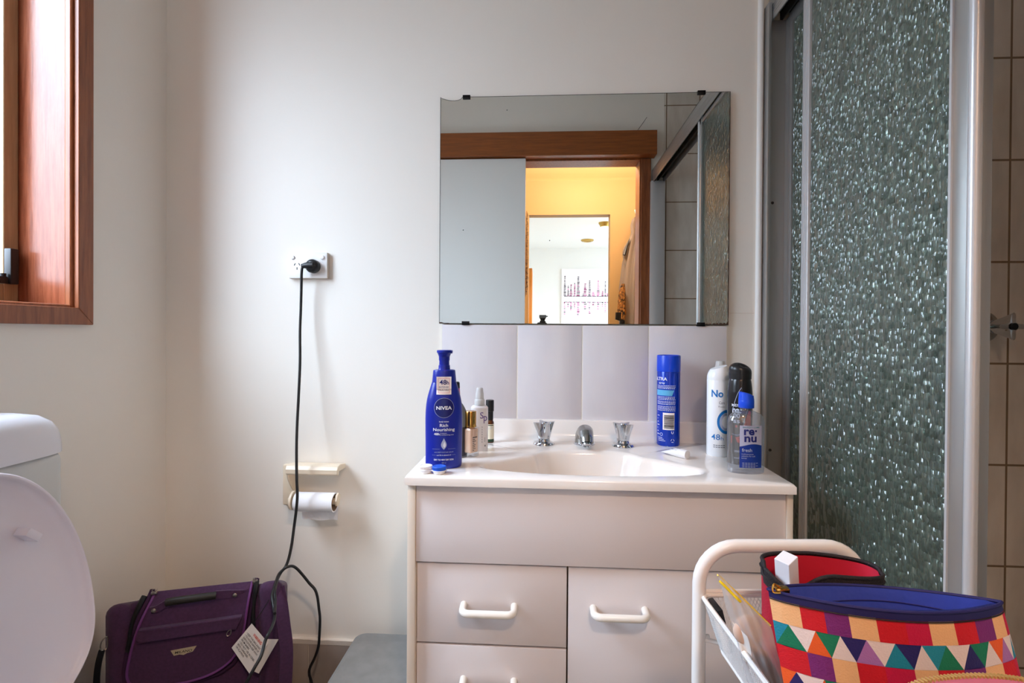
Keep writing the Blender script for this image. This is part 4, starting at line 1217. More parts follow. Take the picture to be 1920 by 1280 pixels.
# --- bottle hidden behind the white can: dark shoulder and clear nozzle show
t = thing('nozzle_bottle', 'dark blue bottle with clear nozzle standing hidden behind the white deodorant can', 'bottle', (0.4560, -0.085, VT))
MB().lathe(smooth_prof([(0.0225, 0), (0.0232, 0.004), (0.0232, 0.10), (0.0230, 0.178), (0.0210, 0.191), (0.0165, 0.199), (0.0115, 0.203)], 5), 40).build('body', 'navy_dark', t)
MB().lathe([(0.0125, 0.203), (0.0123, 0.209), (0.0115, 0.211), (0.0108, 0.220), (0.0095, 0.222), (0, 0.2223)], 32).build('nozzle', 'frost', t)

# --- black deodorant can
t = thing('deodorant_can', 'black deodorant spray can with domed twist cap and red stripe', 'spray can', (0.4500, -0.232, VT))
r = 0.0262
kp = smooth_prof([(0.0250, 0), (0.0262, 0.003), (0.0262, 0.08), (0.0262, 0.150), (0.0256, 0.166), (0.0236, 0.184), (0.0220, 0.190)], 6)
MB().lathe(kp, 48).build('can', 'can_black', t)
def capk(u, v):
    a = 2 * PI * u
    if v < 0.45:
        w = v / 0.45
        rr = 0.0232 + 0.0006 * w + (0.0004 if int(u * 120) % 2 else 0.0) * (1 if w < 0.85 else 0)
        return (rr * math.cos(a), rr * math.sin(a), 0.190 + 0.018 * w)
    w = (v - 0.45) / 0.55
    rr = 0.0240 * math.cos(w * PI / 2)
    z = 0.208 + 0.018 * math.sin(w * PI / 2)
    x, y = rr * math.cos(a), rr * math.sin(a)
    z += -0.20 * x * (0.6 + 0.4 * w) * (w > 0)
    d2 = ((x - 0.002) / 0.011) ** 2 + ((y + 0.012) / 0.008) ** 2
    z -= 0.006 * math.exp(-d2 * 1.6) * (w > 0.05)
    return (x, y, z)
b = MB().grid(capk, 120, 26, closed_u=True)
b.build('cap', 'cap_black', t, angle=50)
b = MB()
g = wrap(r, -0.62)
b.text('MEN', 0.0085, at(g, -0.0015, 0.1295), 0, width=0.0180, slice_at=0.003).text('na.', 0.0185, at(g, 0.0005, 0.1160), 0, width=0.0190, bold=0.03, slice_at=0.003)
b.text('00', 0.0140, at(g, 0.0005, 0.1045), 0, width=0.0140, slice_at=0.003).text('ss', 0.0140, at(g, 0.0005, 0.0930), 0, width=0.0140, slice_at=0.003)
def swoosh(pts, w_, m, off):
    gg = wrap(r, -0.62, off)
    P = catmull([(x, z, 0) for x, z in pts], 8)
    V_ = []
    for i, q in enumerate(P):
        a_ = P[max(0, i - 1)]; c_ = P[min(len(P) - 1, i + 1)]
        d_ = (c_ - a_).normalized()
        rr_ = rad_at(kp, q.y)
        for s_ in (-1, 1):
            x, z = q.x - s_ * d_.y * w_ / 2, q.y + s_ * d_.x * w_ / 2
            a2 = -0.62 + x / r
            V_.append(((rr_ + off) * math.sin(a2), -(rr_ + off) * math.cos(a2), z))
    b.add(V_, [(2 * i, 2 * i + 1, 2 * i + 3, 2 * i + 2) for i in range(len(P) - 1)], m)
swoosh([(0.010, 0.172), (0.003, 0.160), (-0.003, 0.142), (-0.009, 0.120)], 0.0011, 2, 0.0006)
swoosh([(0.024, 0.125), (0.019, 0.110), (0.014, 0.088), (0.010, 0.072), (0.002, 0.066), (-0.010, 0.068)], 0.0013, 2, 0.0006)
red = [(-0.012, 0.063), (0.000, 0.061), (0.010, 0.066), (0.016, 0.086), (0.022, 0.108), (0.029, 0.124), (0.033, 0.112), (0.033, 0.030), (0.026, 0.018), (0.020, 0.030), (0.014, 0.045), (0.004, 0.050), (-0.012, 0.046)]
# the red field, built as a strip between two edges
lo = [(-0.012, 0.046), (0.004, 0.050), (0.012, 0.046), (0.0155, 0.036), (0.018, 0.024), (0.026, 0.018), (0.033, 0.022)]
hi = [(-0.012, 0.063), (0.000, 0.061), (0.010, 0.066), (0.0145, 0.082), (0.0195, 0.102), (0.027, 0.122), (0.033, 0.118)]
V_ = []
for (xa, za), (xb, zb) in zip(lo, hi):
    for q in range(4):
        V_.append(g(xa + (xb - xa) * q / 3, za + (zb - za) * q / 3))
b.add(V_, [(4 * i + j, 4 * i + j + 1, 4 * i + j + 5, 4 * i + j + 4) for i in range(6) for j in range(3)], 1)
b.add([g(x, z) for x, z in ((-0.002, 0.083), (0.002, 0.083), (0.002, 0.088), (-0.002, 0.088))], [(0, 1, 2, 3)], 1)
b.text('200', 0.006, at(g, 0.001, 0.028), 0, width=0.011, slice_at=0.003).text('sol', 0.006, at(g, 0.001, 0.0135), 0, width=0.011, slice_at=0.003)
b.build('front_print', ['whiteink', 'redprint', 'silverink'], t, normals=False, smooth=False)

# --- clear lens solution bottle
t = thing('lens_solution_bottle', 'clear oval lens solution bottle with blue flip cap and lilac and blue label', 'bottle', (0.4330, -0.312, VT), 0.0)
t.scale = (1, 1, 0.95)
rp = smooth_prof([(0.0345, 0), (0.0368, 0.003), (0.0372, 0.03), (0.0372, 0.100), (0.0366, 0.116), (0.0310, 0.128), (0.0200, 0.134), (0.0135, 0.137)], 6) + [(0.0128, 0.1385), (0.0128, 0.143)]
MB().lathe(rp, 56, sy=0.58).build('body', 'pet', t)
b = MB().lathe([(0.0150, 0.143), (0.0155, 0.1435), (0.0155, 0.158), (0.0150, 0.160)], 36)
def flip(u, v):
    a = 2 * PI * u
    rr = 0.0155 * (1 - 0.10 * v) if v < 0.9 else 0.0155 * 0.91 * (1 - v) / 0.1
    x, y = rr * math.cos(a), rr * math.sin(a)
    return (x, y, 0.160 + 0.016 * min(1, v / 0.9) - 0.22 * x * min(1, v / 0.9) - 0.0025 * math.exp(-((x - 0.012) / 0.006) ** 2) * (v > 0.3))
b.grid(flip, 36, 12, closed_u=True)
b.build('flip_cap', 'renucap', t, angle=50)
f = oval_front(rp, 1.0, 0.58, 0.0004)
b = MB()
def top_edge(x): return 0.0630 + 0.0035 * math.sin((x + 0.01) * 90)
b.grid(lambda u, v: f(-0.0200 + 0.0455 * u, 0.014 + (top_edge(-0.0200 + 0.0455 * u) - 0.014) * v), 20, 4, 1)
b.grid(lambda u, v: f(-0.0200 + 0.0455 * u, top_edge(-0.0200 + 0.0455 * u) + (0.1065 - top_edge(-0.0200 + 0.0455 * u)) * v), 20, 4, 0)
fo = lambda x, z: tuple(Vector(f(x, z)) + Vector((0, -0.0005, 0)))
b.text('re·', 0.0245, at(fo, 0.0010, 0.0865), 3, width=0.0265, bold=0.03, slice_at=0.004).text('nu', 0.0245, at(fo, 0.0010, 0.0715), 3, width=0.0250, bold=0.03, slice_at=0.004)
b.text('BAUSCH + LOMB', 0.0042, at(fo, 0.0025, 0.1015), 4, width=0.034, bold=0.01, slice_at=0.005)
b.text('fresh', 0.0105, at(fo, -0.0060, 0.0495), 2, width=0.0200, bold=0.01, slice_at=0.004)
for k in range(3):
    b.text(('multi-purpose', 'solution for soft', 'lenses')[k], 0.0042, at(fo, -0.0165, 0.0430 - 0.0045 * k), 2, align='l', bold=0, slice_at=0.004)
for k in range(4):
    for q in range(6 - k % 2):
        patch(b, fo, -0.015 + q * 0.0055, -0.011 + q * 0.0055, 0.0245 - k * 0.0030, 0.0254 - k * 0.0030, 2, 2, 1)
b.build('label', ['renulabel', 'renublue', 'silverink', 'inkblue', 'teal'], t, normals=False)
# ================================================================== TOILET
t = thing('toilet', 'white toilet with wall cistern, its lid raised, under the window', 'toilet', (-0.93, -0.665, 0))
tx, ty = -0.93, -0.665
b = MB().box(-1.084 - tx, -0.9225 - tx, -0.186, 0.186, 0.50, 0.868, r=0.018, seg=4)
o = b.build('cistern', 'ceramic2', t, angle=60)
def clid(u, v):
    # moulded cistern lid: plan rounded, crown rounded towards the ends
    a = 2 * PI * u
    c_, s_ = math.cos(a), math.sin(a)
    n_ = 7.0
    q = (abs(c_) ** n_ + abs(s_) ** n_) ** (-1 / n_)
    hx2, hy2 = 0.084, 0.1955
    k = [1.0, 1.0, 0.995, 0.97, 0.92, 0.82, 0.66, 0.40, 0.0][int(v * 8)]
    z = [0.864, 0.874, 0.890, 0.909, 0.924, 0.938, 0.946, 0.949, 0.950][int(v * 8)]
    return (-1.001 + hx2 * c_ * q * (k if c_ > 0 else min(1, k + 0.02)) - tx, hy2 * s_ * q * k, z)
b = MB().grid(clid, 96, 8, closed_u=True)
b.add([clid(k / 96, 0) for k in range(96)], [tuple(range(96))])
b.build('cistern_lid', 'ceramic', t, angle=60)
# pan
ringsP = [(0.0, -0.80, 0.115, 0.20), (0.02, -0.80, 0.118, 0.205), (0.15, -0.78, 0.105, 0.19), (0.26, -0.74, 0.13, 0.215), (0.34, -0.70, 0.168, 0.245), (0.392, -0.69, 0.180, 0.255), (0.40, -0.69, 0.176, 0.25), (0.392, -0.69, 0.140, 0.21), (0.33, -0.70, 0.11, 0.16), (0.24, -0.74, 0.07, 0.09), (0.22, -0.75, 0.02, 0.03)]
V = []; F = []
for z, cx_, ry_, rx_ in ringsP:
    for k in range(48):
        a = 2 * PI * k / 48
        V.append((cx_ + rx_ * math.cos(a) - tx, ry_ * math.sin(a), z))
for i in range(len(ringsP) - 1):
    for k in range(48):
        F.append((i * 48 + k, i * 48 + (k + 1) % 48, (i + 1) * 48 + (k + 1) % 48, (i + 1) * 48 + k))
F.append(tuple(range(48)))
b = MB().add(V, F).box(-1.05 - tx, -0.86 - tx, -0.10, 0.10, 0.0, 0.395, r=0.03, seg=3)
b.build('pan', 'ceramic', t, angle=60)
b = MB().tube([(-1.02 - tx, 0, 0.39), (-1.02 - tx, 0, 0.51)], 0.028, 20)
b.build('flush_pipe', 'ceramic', t)
def seat(u, v):
    a = 2 * PI * u; w = 2 * PI * v
    return (-0.665 - tx + (0.195 + 0.034 * math.cos(w)) * math.cos(a), (0.150 + 0.032 * math.cos(w)) * math.sin(a), 0.411 + 0.010 * math.sin(w))
b = MB()
Vs = [seat(i / 48, j / 12) for i in range(48) for j in range(12)]
b.add(Vs, [(i * 12 + j, i * 12 + (j + 1) % 12, ((i + 1) % 48) * 12 + (j + 1) % 12, ((i + 1) % 48) * 12 + j) for i in range(48) for j in range(12)])
b.build('seat', 'ceramic', t, angle=60)
# raised lid: a dished oval leaning on the cistern
def lid_pt(z, y, off):
    # plane through (-0.86, 0.43) and (-0.895, 0.88); off along the plane's normal (towards the room)
    k = (z - 0.43) / 0.45
    return (-0.860 - 0.035 * k + off - tx, y, z + off * 0.078)
def lid_out(a):
    c_, s_ = math.cos(a), math.sin(a)
    if s_ >= 0:
        return 0.187 * c_, 0.560 + 0.309 * s_
    n_ = 2.6
    q = (abs(c_) ** n_ + abs(s_) ** n_) ** (-1 / n_)
    return 0.187 * c_ * q * (1 - 0.10 * (s_ * s_)), 0.560 + 0.140 * s_ * q
ringL = [(0.0, 1.0, -0.024), (1.0, 0.60, -0.0235), (1.0, 0.88, -0.018), (1.0, 0.985, -0.008), (1.0, 1.0, 0.0), (1.0, 0.998, 0.0065), (1.0, 0.988, 0.0085), (1.0, 0.974, 0.0075), (1.0, 0.966, 0.001), (1.0, 0.93, -0.006), (1.0, 0.86, -0.0125), (1.0, 0.76, -0.0175), (1.0, 0.66, -0.019), (1.0, 0.45, -0.0195), (0.0, 1.0, -0.0195)]
NL = 96
V = []
for one, k, off in ringL:
    for q in range(NL):
        y, z = lid_out(2 * PI * q / NL)
        kk = k * one
        V.append(lid_pt(0.585 + (z - 0.585) * kk, y * kk, off))
F = [(i * NL + q, i * NL + (q + 1) % NL, (i + 1) * NL + (q + 1) % NL, (i + 1) * NL + q) for i in range(len(ringL) - 1) for q in range(NL)]
lid = MB().add(V, F).build('lid', 'lidpl', t, angle=65, normals=True)
for s_ in (1, -1):
    cx2, cy2, cz2 = lid_pt(0.743, 0.083 * s_, -0.006)
    MB().box(-0.013, 0.012, -0.0070, 0.0070, -0.015, 0.015, r=0.002, T=Matrix.Translation((cx2, cy2, cz2)) @ Matrix.Rotation(0.85 * s_, 4, 'X')).build('bumper', 'lidpl', lid)
for s_ in (1, -1):
    MB().cyl((-0.868 - tx, 0.075 * s_ - 0.02, 0.418), (-0.868 - tx, 0.075 * s_ + 0.02, 0.418), 0.011, 18).build('hinge', 'ceramic', t)

# ================================================================== PURPLE BAG
bag = thing('travel_bag', 'purple fabric travel bag with black grip and paper tag in the corner', 'bag', (-0.81, -0.245, 0), math.radians(21.8))
def bagbody(u, v):
    # rounded box, section by height
    a = 2 * PI * u
    c_, s_ = math.cos(a), math.sin(a)
    n_ = 6.0
    q = (abs(c_) ** n_ + abs(s_) ** n_) ** (-1 / n_)
    z = [0.004, 0.012, 0.06, 0.15, 0.24, 0.33, 0.39, 0.425, 0.450, 0.465, 0.472][int(v * 10)]
    k = [0.95, 0.985, 1.0, 1.0, 1.0, 1.0, 0.992, 0.968, 0.925, 0.86, 0.74][int(v * 10)]
    ky = [0.92, 0.97, 1.0, 1.0, 1.0, 1.0, 0.99, 0.96, 0.91, 0.82, 0.66][int(v * 10)]
    wob = 1 + 0.006 * math.sin(5 * a + 9 * z)
    yy = 0.071 + 0.067 * s_ * q * ky
    z -= 0.5 * max(0.0, yy - 0.01) * max(0.0, (z - 0.33) / 0.14)
    return (-0.008 + 0.182 * c_ * q * k * wob, yy, z)
b = MB().grid(bagbody, 72, 10, closed_u=True)
b.add([bagbody(k / 72, 1.0) for k in range(72)] + [(-0.008, 0.071, 0.445)], [(k, (k + 1) % 72, 72) for k in range(72)])
b.add([bagbody(k / 72, 0) for k in range(72)], [tuple(range(72))])
b.build('body', 'purple', bag, angle=60)
# bulging end panels
for x0, x1 in ((-0.197, -0.142), (0.119, 0.180)):
    b = MB().box(x0, x1, -0.002, 0.136, 0.006, 0.472 if x0 > 0 else 0.466, r=0.024, seg=4)
    b.v = [(x, y, z - 0.45 * max(0.0, y - 0.015) * max(0.0, (z - 0.33) / 0.14)) for x, y, z in b.v]
    b.build('end_panel', 'purple', bag, angle=60)
fl = [(-0.1015, 0.4780), (-0.1060, 0.462), (-0.1210, 0.425), (-0.1350, 0.380), (-0.1460, 0.325), (-0.1455, 0.298), (-0.134, 0.282), (-0.100, 0.272), (-0.0405, 0.2675), (0.005, 0.272), (0.0380, 0.2825), (0.0630, 0.299), (0.0790, 0.3200), (0.0900, 0.350), (0.0975, 0.40), (0.1060, 0.462), (0.1080, 0.4740)]
flc = [(q.x, q.y) for q in catmull([(x, z, 0) for x, z in fl], 5)]
def bagfront(x, z):
    # where the front face is at a given height (the top rounds back)
    return 0.0 if z < 0.425 else 0.0 + 0.030 * ((z - 0.425) / 0.05) ** 2
b = MB()
nF = len(flc)
b.add([(x, bagfront(x, z) - 0.0065, z) for x, z in flc], [tuple(range(nF))])
b.add([(x, bagfront(x, z) - 0.0065, z) for x, z in flc] + [(x, bagfront(x, z) + 0.010, z) for x, z in flc], [(i, i + 1, nF + i + 1, nF + i) for i in range(nF - 1)])
def rows_fill():
    return None
fp = b.build('front_flap', 'purple', bag, smooth=False)
MB().tube([(x, bagfront(x, z) - 0.0070, z) for x, z in flc], 0.0030, 10).build('piping', 'purple2', fp)
zp = [(x * 1.0 + (-0.0085 if x < -0.02 else (0.0085 if x > 0.02 else 0)), z - (0.0085 if z < 0.3 else 0)) for x, z in flc]
MB().tube([(x, bagfront(x, z) + 0.003, z) for x, z in zp], 0.0058, 10).build('zip_track', 'purple_dark', bag)
for x0, x1 in ((-0.139, -0.126), (0.1115, 0.1185)):
    MB().tube(catmull([(x0 + 0.018 if x0 < 0 else x0 + 0.006, 0.020, 0.474), (x0 + 0.010 if x0 < 0 else x0 + 0.005, 0.008, 0.455), (x0, 0.003, 0.42), (x0 - 0.008 if x0 < 0 else x0 + 0.001, 0.0, 0.36)], 5), 0.006, 8).build('zip_gap', 'black', bag)
pk = [(-0.1213, 0.4129), (0.0895, 0.4095), (0.0885, 0.4040), (0.0780, 0.3815), (-0.1213, 0.3840), (-0.1265, 0.396)]
b = MB().prism(pk, -0.0185, -0.0060).tube([(-0.121, -0.0185, 0.4105), (0.088, -0.0185, 0.4070)], 0.0009, 6)
b.build('pocket_flap', 'purple', bag, bevel=0.002)
b = MB().tube(catmull([(0.0665, -0.0125, 0.3800), (0.0600, -0.0135, 0.3760), (0.0570, -0.014, 0.3690), (0.0600, -0.014, 0.3655), (0.0655, -0.0135, 0.3690), (0.0665, -0.0125, 0.3790)], 5), 0.0011, 6)
b.build('pocket_pull', 'steel', bag)
b = MB().tube(catmull([(-0.0690, -0.006, 0.4635), (-0.045, -0.011, 0.4665), (-0.01, -0.011, 0.4665), (0.0330, -0.006, 0.4640)], 5), 0.0088, 14)
hd = b.build('grip', 'leather', bag)
def flatstrap(pts, w, th, m, name, parent, axis=(0, 0, 1)):
    P = catmull(pts, 6)
    V_ = []
    for i, q in enumerate(P):
        a_ = P[max(0, i - 1)]; c_ = P[min(len(P) - 1, i + 1)]
        d_ = (c_ - a_).normalized()
        n_ = Vector((0, 1, 0)); s_ = d_.cross(n_).normalized()
        for ss, tt in ((-1, -1), (1, -1), (1, 1), (-1, 1)):
            V_.append(tuple(q + s_ * w / 2 * ss + n_ * th / 2 * tt))
    F_ = []
    for i in range(len(P) - 1):
        for k in range(4):
            F_.append((4 * i + k, 4 * i + (k + 1) % 4, 4 * i + 4 + (k + 1) % 4, 4 * i + 4 + k))
    F_ += [(0, 1, 2, 3), tuple(4 * (len(P) - 1) + k for k in (3, 2, 1, 0))]
    return MB().add(V_, F_).build(name, m, parent)
flatstrap([(-0.103, 0.000, 0.4475), (-0.088, -0.006, 0.4520), (-0.066, -0.004, 0.4630)], 0.015, 0.004, 'purple', 'handle_strap', bag)
flatstrap([(0.030, -0.003, 0.4640), (0.055, 0.001, 0.4600), (0.082, 0.008, 0.4530), (0.104, 0.012, 0.449)], 0.019, 0.004, 'purple', 'handle_strap', bag)
for x_, z_, y_ in ((-0.0950, 0.4490, -0.0065), (0.0720, 0.4545, 0.0020)):
    MB().lathe([(0.0052, 0), (0.0050, 0.0016), (0.0030, 0.0026), (0, 0.0028)], 18, T=Matrix.Translation((x_, y_, z_)) @ Matrix.Rotation(PI / 2, 4, 'X')).build('rivet', 'steel', bag)
for x_, z_, y_ in ((-0.1010, 0.4790, 0.018), (0.1140, 0.4750, 0.018)):
    b = MB().box(x_ - 0.006, x_ + 0.006, y_ - 0.004, y_ + 0.004, z_ - 0.003, z_ + 0.003, r=0.001)
    b.tube(catmull([(x_, y_ - 0.003, z_ + 0.002), (x_ - 0.003, y_ - 0.006, z_ + 0.010), (x_ + 0.003, y_ - 0.006, z_ + 0.011), (x_ + 0.002, y_ - 0.003, z_ + 0.002)], 4), 0.0009, 6)
    b.build('zip_pull', 'steel', bag)
lg = [(-0.0603, 0.3491), (-0.0075, 0.3506), (-0.0150, 0.3392), (-0.0265, 0.3376), (-0.034, 0.3346), (-0.0420, 0.3372), (-0.0538, 0.3365)]
b = MB().prism(lg, -0.0085, -0.0064, 0)
b.text('MILANO', 0.0078, lambda x, y: (-0.0343 + x + 0.18 * y, -0.0088, 0.3405 + y), 1, width=0.0350, bold=0.01)
b.build('name_plate', ['plate', 'ink'], bag, smooth=False)
T1, T2, T3, T4 = [Vector(q) for q in ((0.1119, -0.016, 0.3876), (0.1492, -0.022, 0.3359), (0.1087, -0.026, 0.2721), (0.0687, -0.018, 0.3376))]
def tagp(a, c_, lift=0.0):
    p_ = T1 * (1 - a) * (1 - c_) + T2 * a * (1 - c_) + T3 * a * c_ + T4 * (1 - a) * c_
    return tuple(p_ + Vector((0, -lift, 0)))
b = MB().grid(lambda u, v: tagp(u, v), 4, 4, 0).grid(lambda u, v: tagp(u, v, -0.0008), 4, 4, 0)
b.add([(0.135, -0.0150, 0.345), (0.1715, -0.010, 0.335), (0.1280, -0.016, 0.262), (0.112, -0.019, 0.275)], [(0, 1, 2, 3)], 0)
LT = (T2 - T1).length; WT = (T4 - T1).length
tf = lambda a0, c0: (lambda x, y: tagp(a0 + x / LT, c0 - y / WT, 0.0005))
b.text('WARNING', 0.0085, tf(0.55, 0.21), 2, width=0.030, bold=0.02)
for k, s_ in enumerate(('• KEEP THIS BAG AWAY', '• TO AVOID DANGER OF', 'SUFFOCATION KEEP AWAY', 'FROM BABIES', '• DO NOT USE IN CRIBS', 'BEDS CARRIAGES', 'OR PLAYPENS')):
    b.text(s_, 0.0055, tf(0.08, 0.33 + 0.09 * k), 1, align='l', width=min(0.052, 0.0025 * len(s_)), bold=0.01)
b.build('paper_tag', ['tagpaper', 'ink', 'redink'], bag, normals=False, smooth=False)
MB().tube(catmull([(0.150, 0.000, 0.435), (0.136, -0.012, 0.415), (0.116, -0.018, 0.387)], 4), 0.001, 6).build('tag_string', 'black', bag)
flatstrap([(0.168, 0.010, 0.455), (0.176, -0.004, 0.42), (0.183, -0.010, 0.37), (0.190, -0.012, 0.30), (0.186, -0.010, 0.20), (0.176, -0.002, 0.08), (0.170, 0.01, 0.02)], 0.030, 0.004, 'purple', 'shoulder_strap', bag)
b = MB().tube(catmull([(-0.188, 0.002, 0.400), (-0.196, -0.004, 0.395), (-0.199, -0.004, 0.380), (-0.194, -0.003, 0.372), (-0.188, 0.002, 0.376)], 4, closed=True), 0.0016, 8, closed=True)
b.build('strap_ring', 'steel', bag)
flatstrap([(-0.196, -0.003, 0.374), (-0.203, -0.004, 0.34), (-0.206, -0.004, 0.29), (-0.208, 0.0, 0.15), (-0.204, 0.01, 0.02)], 0.012, 0.004, 'black', 'side_strap', bag)

t = thing('bottle', 'pale yellow plastic bottle behind the purple bag on the floor', 'bottle', (-0.734, -0.0405, 0))
MB().lathe(smooth_prof([(0.022, 0.0), (0.025, 0.006), (0.025, 0.12), (0.0245, 0.175), (0.020, 0.190), (0.0135, 0.197)], 5) + [(0.0135, 0.200), (0, 0.200)], 36).build('body', 'yellow', t)
MB().lathe([(0.0150, 0.1975), (0.0150, 0.210), (0.0135, 0.212), (0, 0.2122)], 28).build('cap', 'yellow', t)

# ================================================================== GREY BOX BY THE VANITY
t = thing('storage_box', 'grey plastic lidded box on the floor between wall and vanity', 'box', (-0.395, -0.20, 0))
def rrect(hx2, hy2, r_, n=8):
    o_ = []
    for cx_, cy_, a0 in ((hx2 - r_, hy2 - r_, 0), (-hx2 + r_, hy2 - r_, PI / 2), (-hx2 + r_, -hy2 + r_, PI), (hx2 - r_, -hy2 + r_, 1.5 * PI)):
        for k in range(n + 1):
            a = a0 + PI / 2 * k / n
            o_.append((cx_ + r_ * math.cos(a), cy_ + r_ * math.sin(a)))
    return o_
def stack(levels, m=0, bm_=None, close=True):
    bm_ = bm_ or MB()
    V_ = []; n_ = None
    for pl, z in levels:
        n_ = len(pl)
        V_ += [(x, y, z) for x, y in pl]
    F_ = [(i * n_ + k, i * n_ + (k + 1) % n_, (i + 1) * n_ + (k + 1) % n_, (i + 1) * n_ + k) for i in range(len(levels) - 1) for k in range(n_)]
    if close:
        F_ += [tuple(range(n_)), tuple((len(levels) - 1) * n_ + k for k in range(n_))]
    return bm_.add(V_, F_, m)
stack([(rrect(0.090, 0.135, 0.025), 0.0), (rrect(0.097, 0.144, 0.028), 0.245)]).build('tub', 'binside', t)
stack([(rrect(0.104, 0.152, 0.030), 0.235), (rrect(0.106, 0.154, 0.030), 0.262), (rrect(0.102, 0.150, 0.029), 0.2745), (rrect(0.096, 0.144, 0.026), 0.277), (rrect(0.092, 0.140, 0.024), 0.2755)]).build('lid', 'binlid', t, angle=25)
MB().box(0.035, 0.10, 0.1445, 0.1515, 0.274, 0.281, r=0.001).build('hinge', 'black', t)

# ================================================================== TROLLEY AND WHAT IS IN IT
ca, sa = math.cos(0.07), math.sin(0.07)
TC = Vector((0.3377, -0.9118, 0))
cart = thing('trolley', 'white metal trolley with tube hoop ends and mesh baskets before the vanity door', 'trolley', TC, 0.07)
def hoop(y):
    hw, top, R = 0.110, 0.8145, 0.050
    p_ = [(-hw, y, 0.045), (-hw, y, 0.40), (-hw, y, top - R)]
    for k in range(1, 9):
        a = PI / 2 * k / 8
        p_.append((-hw + R - R * math.cos(a), y, top - R + R * math.sin(a)))
    p_ += [(-x, y_, z) for x, y_, z in reversed(p_)]
    return MB().tube(p_, 0.0088, 16)
for y in (0.200, -0.200):
    hoop(y).build('end_hoop', 'cart', cart)
for sx_ in (-1, 1):
    for y in (0.2, -0.2):
        b = MB().lathe([(0.018, -0.010), (0.020, -0.004), (0.020, 0.004), (0.018, 0.010), (0, 0.010)], 20, T=Matrix.Translation((sx_ * 0.11, y, 0.0205)) @ Matrix.Rotation(PI / 2, 4, 'Y')).box(sx_ * 0.11 - 0.008, sx_ * 0.11 + 0.008, y - 0.012, y + 0.012, 0.03, 0.047)
        b.build('castor', 'black', cart)
def basket(z0):
    zt, zb = z0 + 0.063, z0
    hx2, hy2, ix, iy = 0.1080, 0.198, 0.088, 0.184
    b_ = MB()
    top = [(-hx2, -hy2), (hx2, -hy2), (hx2, hy2), (-hx2, hy2)]
    bot = [(-ix, -iy), (ix, -iy), (ix, iy), (-ix, iy)]
    b_.tube([(x, y, zt) for x, y in rrect(hx2, hy2, 0.012, 4)], 0.0030, 8, closed=True)
    b_.tube([(x, y, zb) for x, y in rrect(ix, iy, 0.010, 4)], 0.0022, 8, closed=True)
    for y in (0.1905, -0.1905):
        b_.tube([(-0.110, y * 1.05, zt + 0.004), (0.110, y * 1.05, zt + 0.004)], 0.0032, 8)
        for sx_ in (-1, 1):
            b_.tube([(sx_ * 0.110, y * 1.05, zb + 0.004), (sx_ * 0.086, y, zb + 0.003)], 0.0032, 8)
            b_.lathe([(0.005, -0.004), (0.005, 0.004), (0, 0.005)], 10, T=Matrix.Translation((sx_ * 0.100, y * 1.05, zb + 0.004)) @ Matrix.Rotation(PI / 2, 4, 'Y'))
    rim_ = b_
    m_ = MB()
    w = 0.00034
    def wire(p_, q_):
        m_.tube([p_, q_], w, 4)
    def side(a0, a1, c0, c1, n):
        # diamond mesh on a sloping side, a = top edge, c = bottom edge
        A0, A1, C0, C1 = [Vector(q) for q in (a0, a1, c0, c1)]
        k_ = 9 if n > 60 else 9
        for i in range(-k_, n + 1):
            for dr in (1, -1):
                s0, s1 = (i / n, (i + k_) / n) if dr > 0 else ((i + k_) / n, i / n)
                t0, t1 = 0.0, 1.0
                ds = s1 - s0
                lo_, hi_ = sorted(((0 - s0) / ds, (1 - s0) / ds))
                t0, t1 = max(0, lo_), min(1, hi_)
                if t1 - t0 < 0.02:
                    continue
                P_ = []
                for t_ in (t0, t1):
                    s_ = s0 + ds * t_
                    P_.append((A0.lerp(A1, s_)).lerp(C0.lerp(C1, s_), t_))
                wire(P_[0], P_[1])
    side((-hx2, -hy2, zt), (-hx2, hy2, zt), (-ix, -iy, zb), (-ix, iy, zb), 84)
    side((hx2, -hy2, zt), (hx2, hy2, zt), (ix, -iy, zb), (ix, iy, zb), 84)
    side((-hx2, hy2, zt), (hx2, hy2, zt), (-ix, iy, zb), (ix, iy, zb), 44)
    side((-hx2, -hy2, zt), (hx2, -hy2, zt), (-ix, -iy, zb), (ix, -iy, zb), 44)
    for k in range(41):
        y = -iy + 2 * iy * k / 40
        wire((-ix, y, zb), (ix, y, zb))
    for k in range(21):
        x = -ix + 2 * ix * k / 20
        wire((x, -iy, zb), (x, iy, zb))
    return rim_, m_
for i, z0 in enumerate((0.686, 0.40, 0.12)):
    rim_, m_ = basket(z0)
    r_o = rim_.build('basket_frame', 'cart', cart)
    m_.build('mesh', 'cartwire', r_o, smooth=False, normals=False)

# patterned pouch
PO = (0.308, -0.965, 0.690)
pouch = thing('toiletry_pouch', 'open zip pouch printed with coloured squares and triangles, blue lining showing', 'pouch', PO)
def bulge(s_):
    return max(0.0, math.sin(PI * s_)) ** 0.75
def pf(s_, t_, side, off=0.0):
    z0 = 0.8712 - 0.0042 * s_ - (-0.0015 if side < 0 else 0.0075) * bulge(s_)
    z = z0 + (0.692 - z0) * t_
    x = 0.2043 + 0.1989 * s_ + 0.026 * t_ + (0.005 * (t_ - t_ * t_)) * (1 if s_ > 0.5 else -1) * abs(2 * s_ - 1)
    amp = 0.030 if side < 0 else 0.033
    y = -0.950 - 0.022 * t_ + side * ((amp * (1 - 0.15 * t_)) * bulge(s_) - off * min(1.0, 3 * bulge(s_)))
    y += 0.0012 * math.sin(22 * s_ + 5 * t_) * t_
    return (x - PO[0], y - PO[1], z - PO[2])
names = ['peach', 'red', 'crimson', 'purple', 'teal', 'green', 'white', 'orange', 'navy', 'lilac']
ci = {n_: i for i, n_ in enumerate(names)}
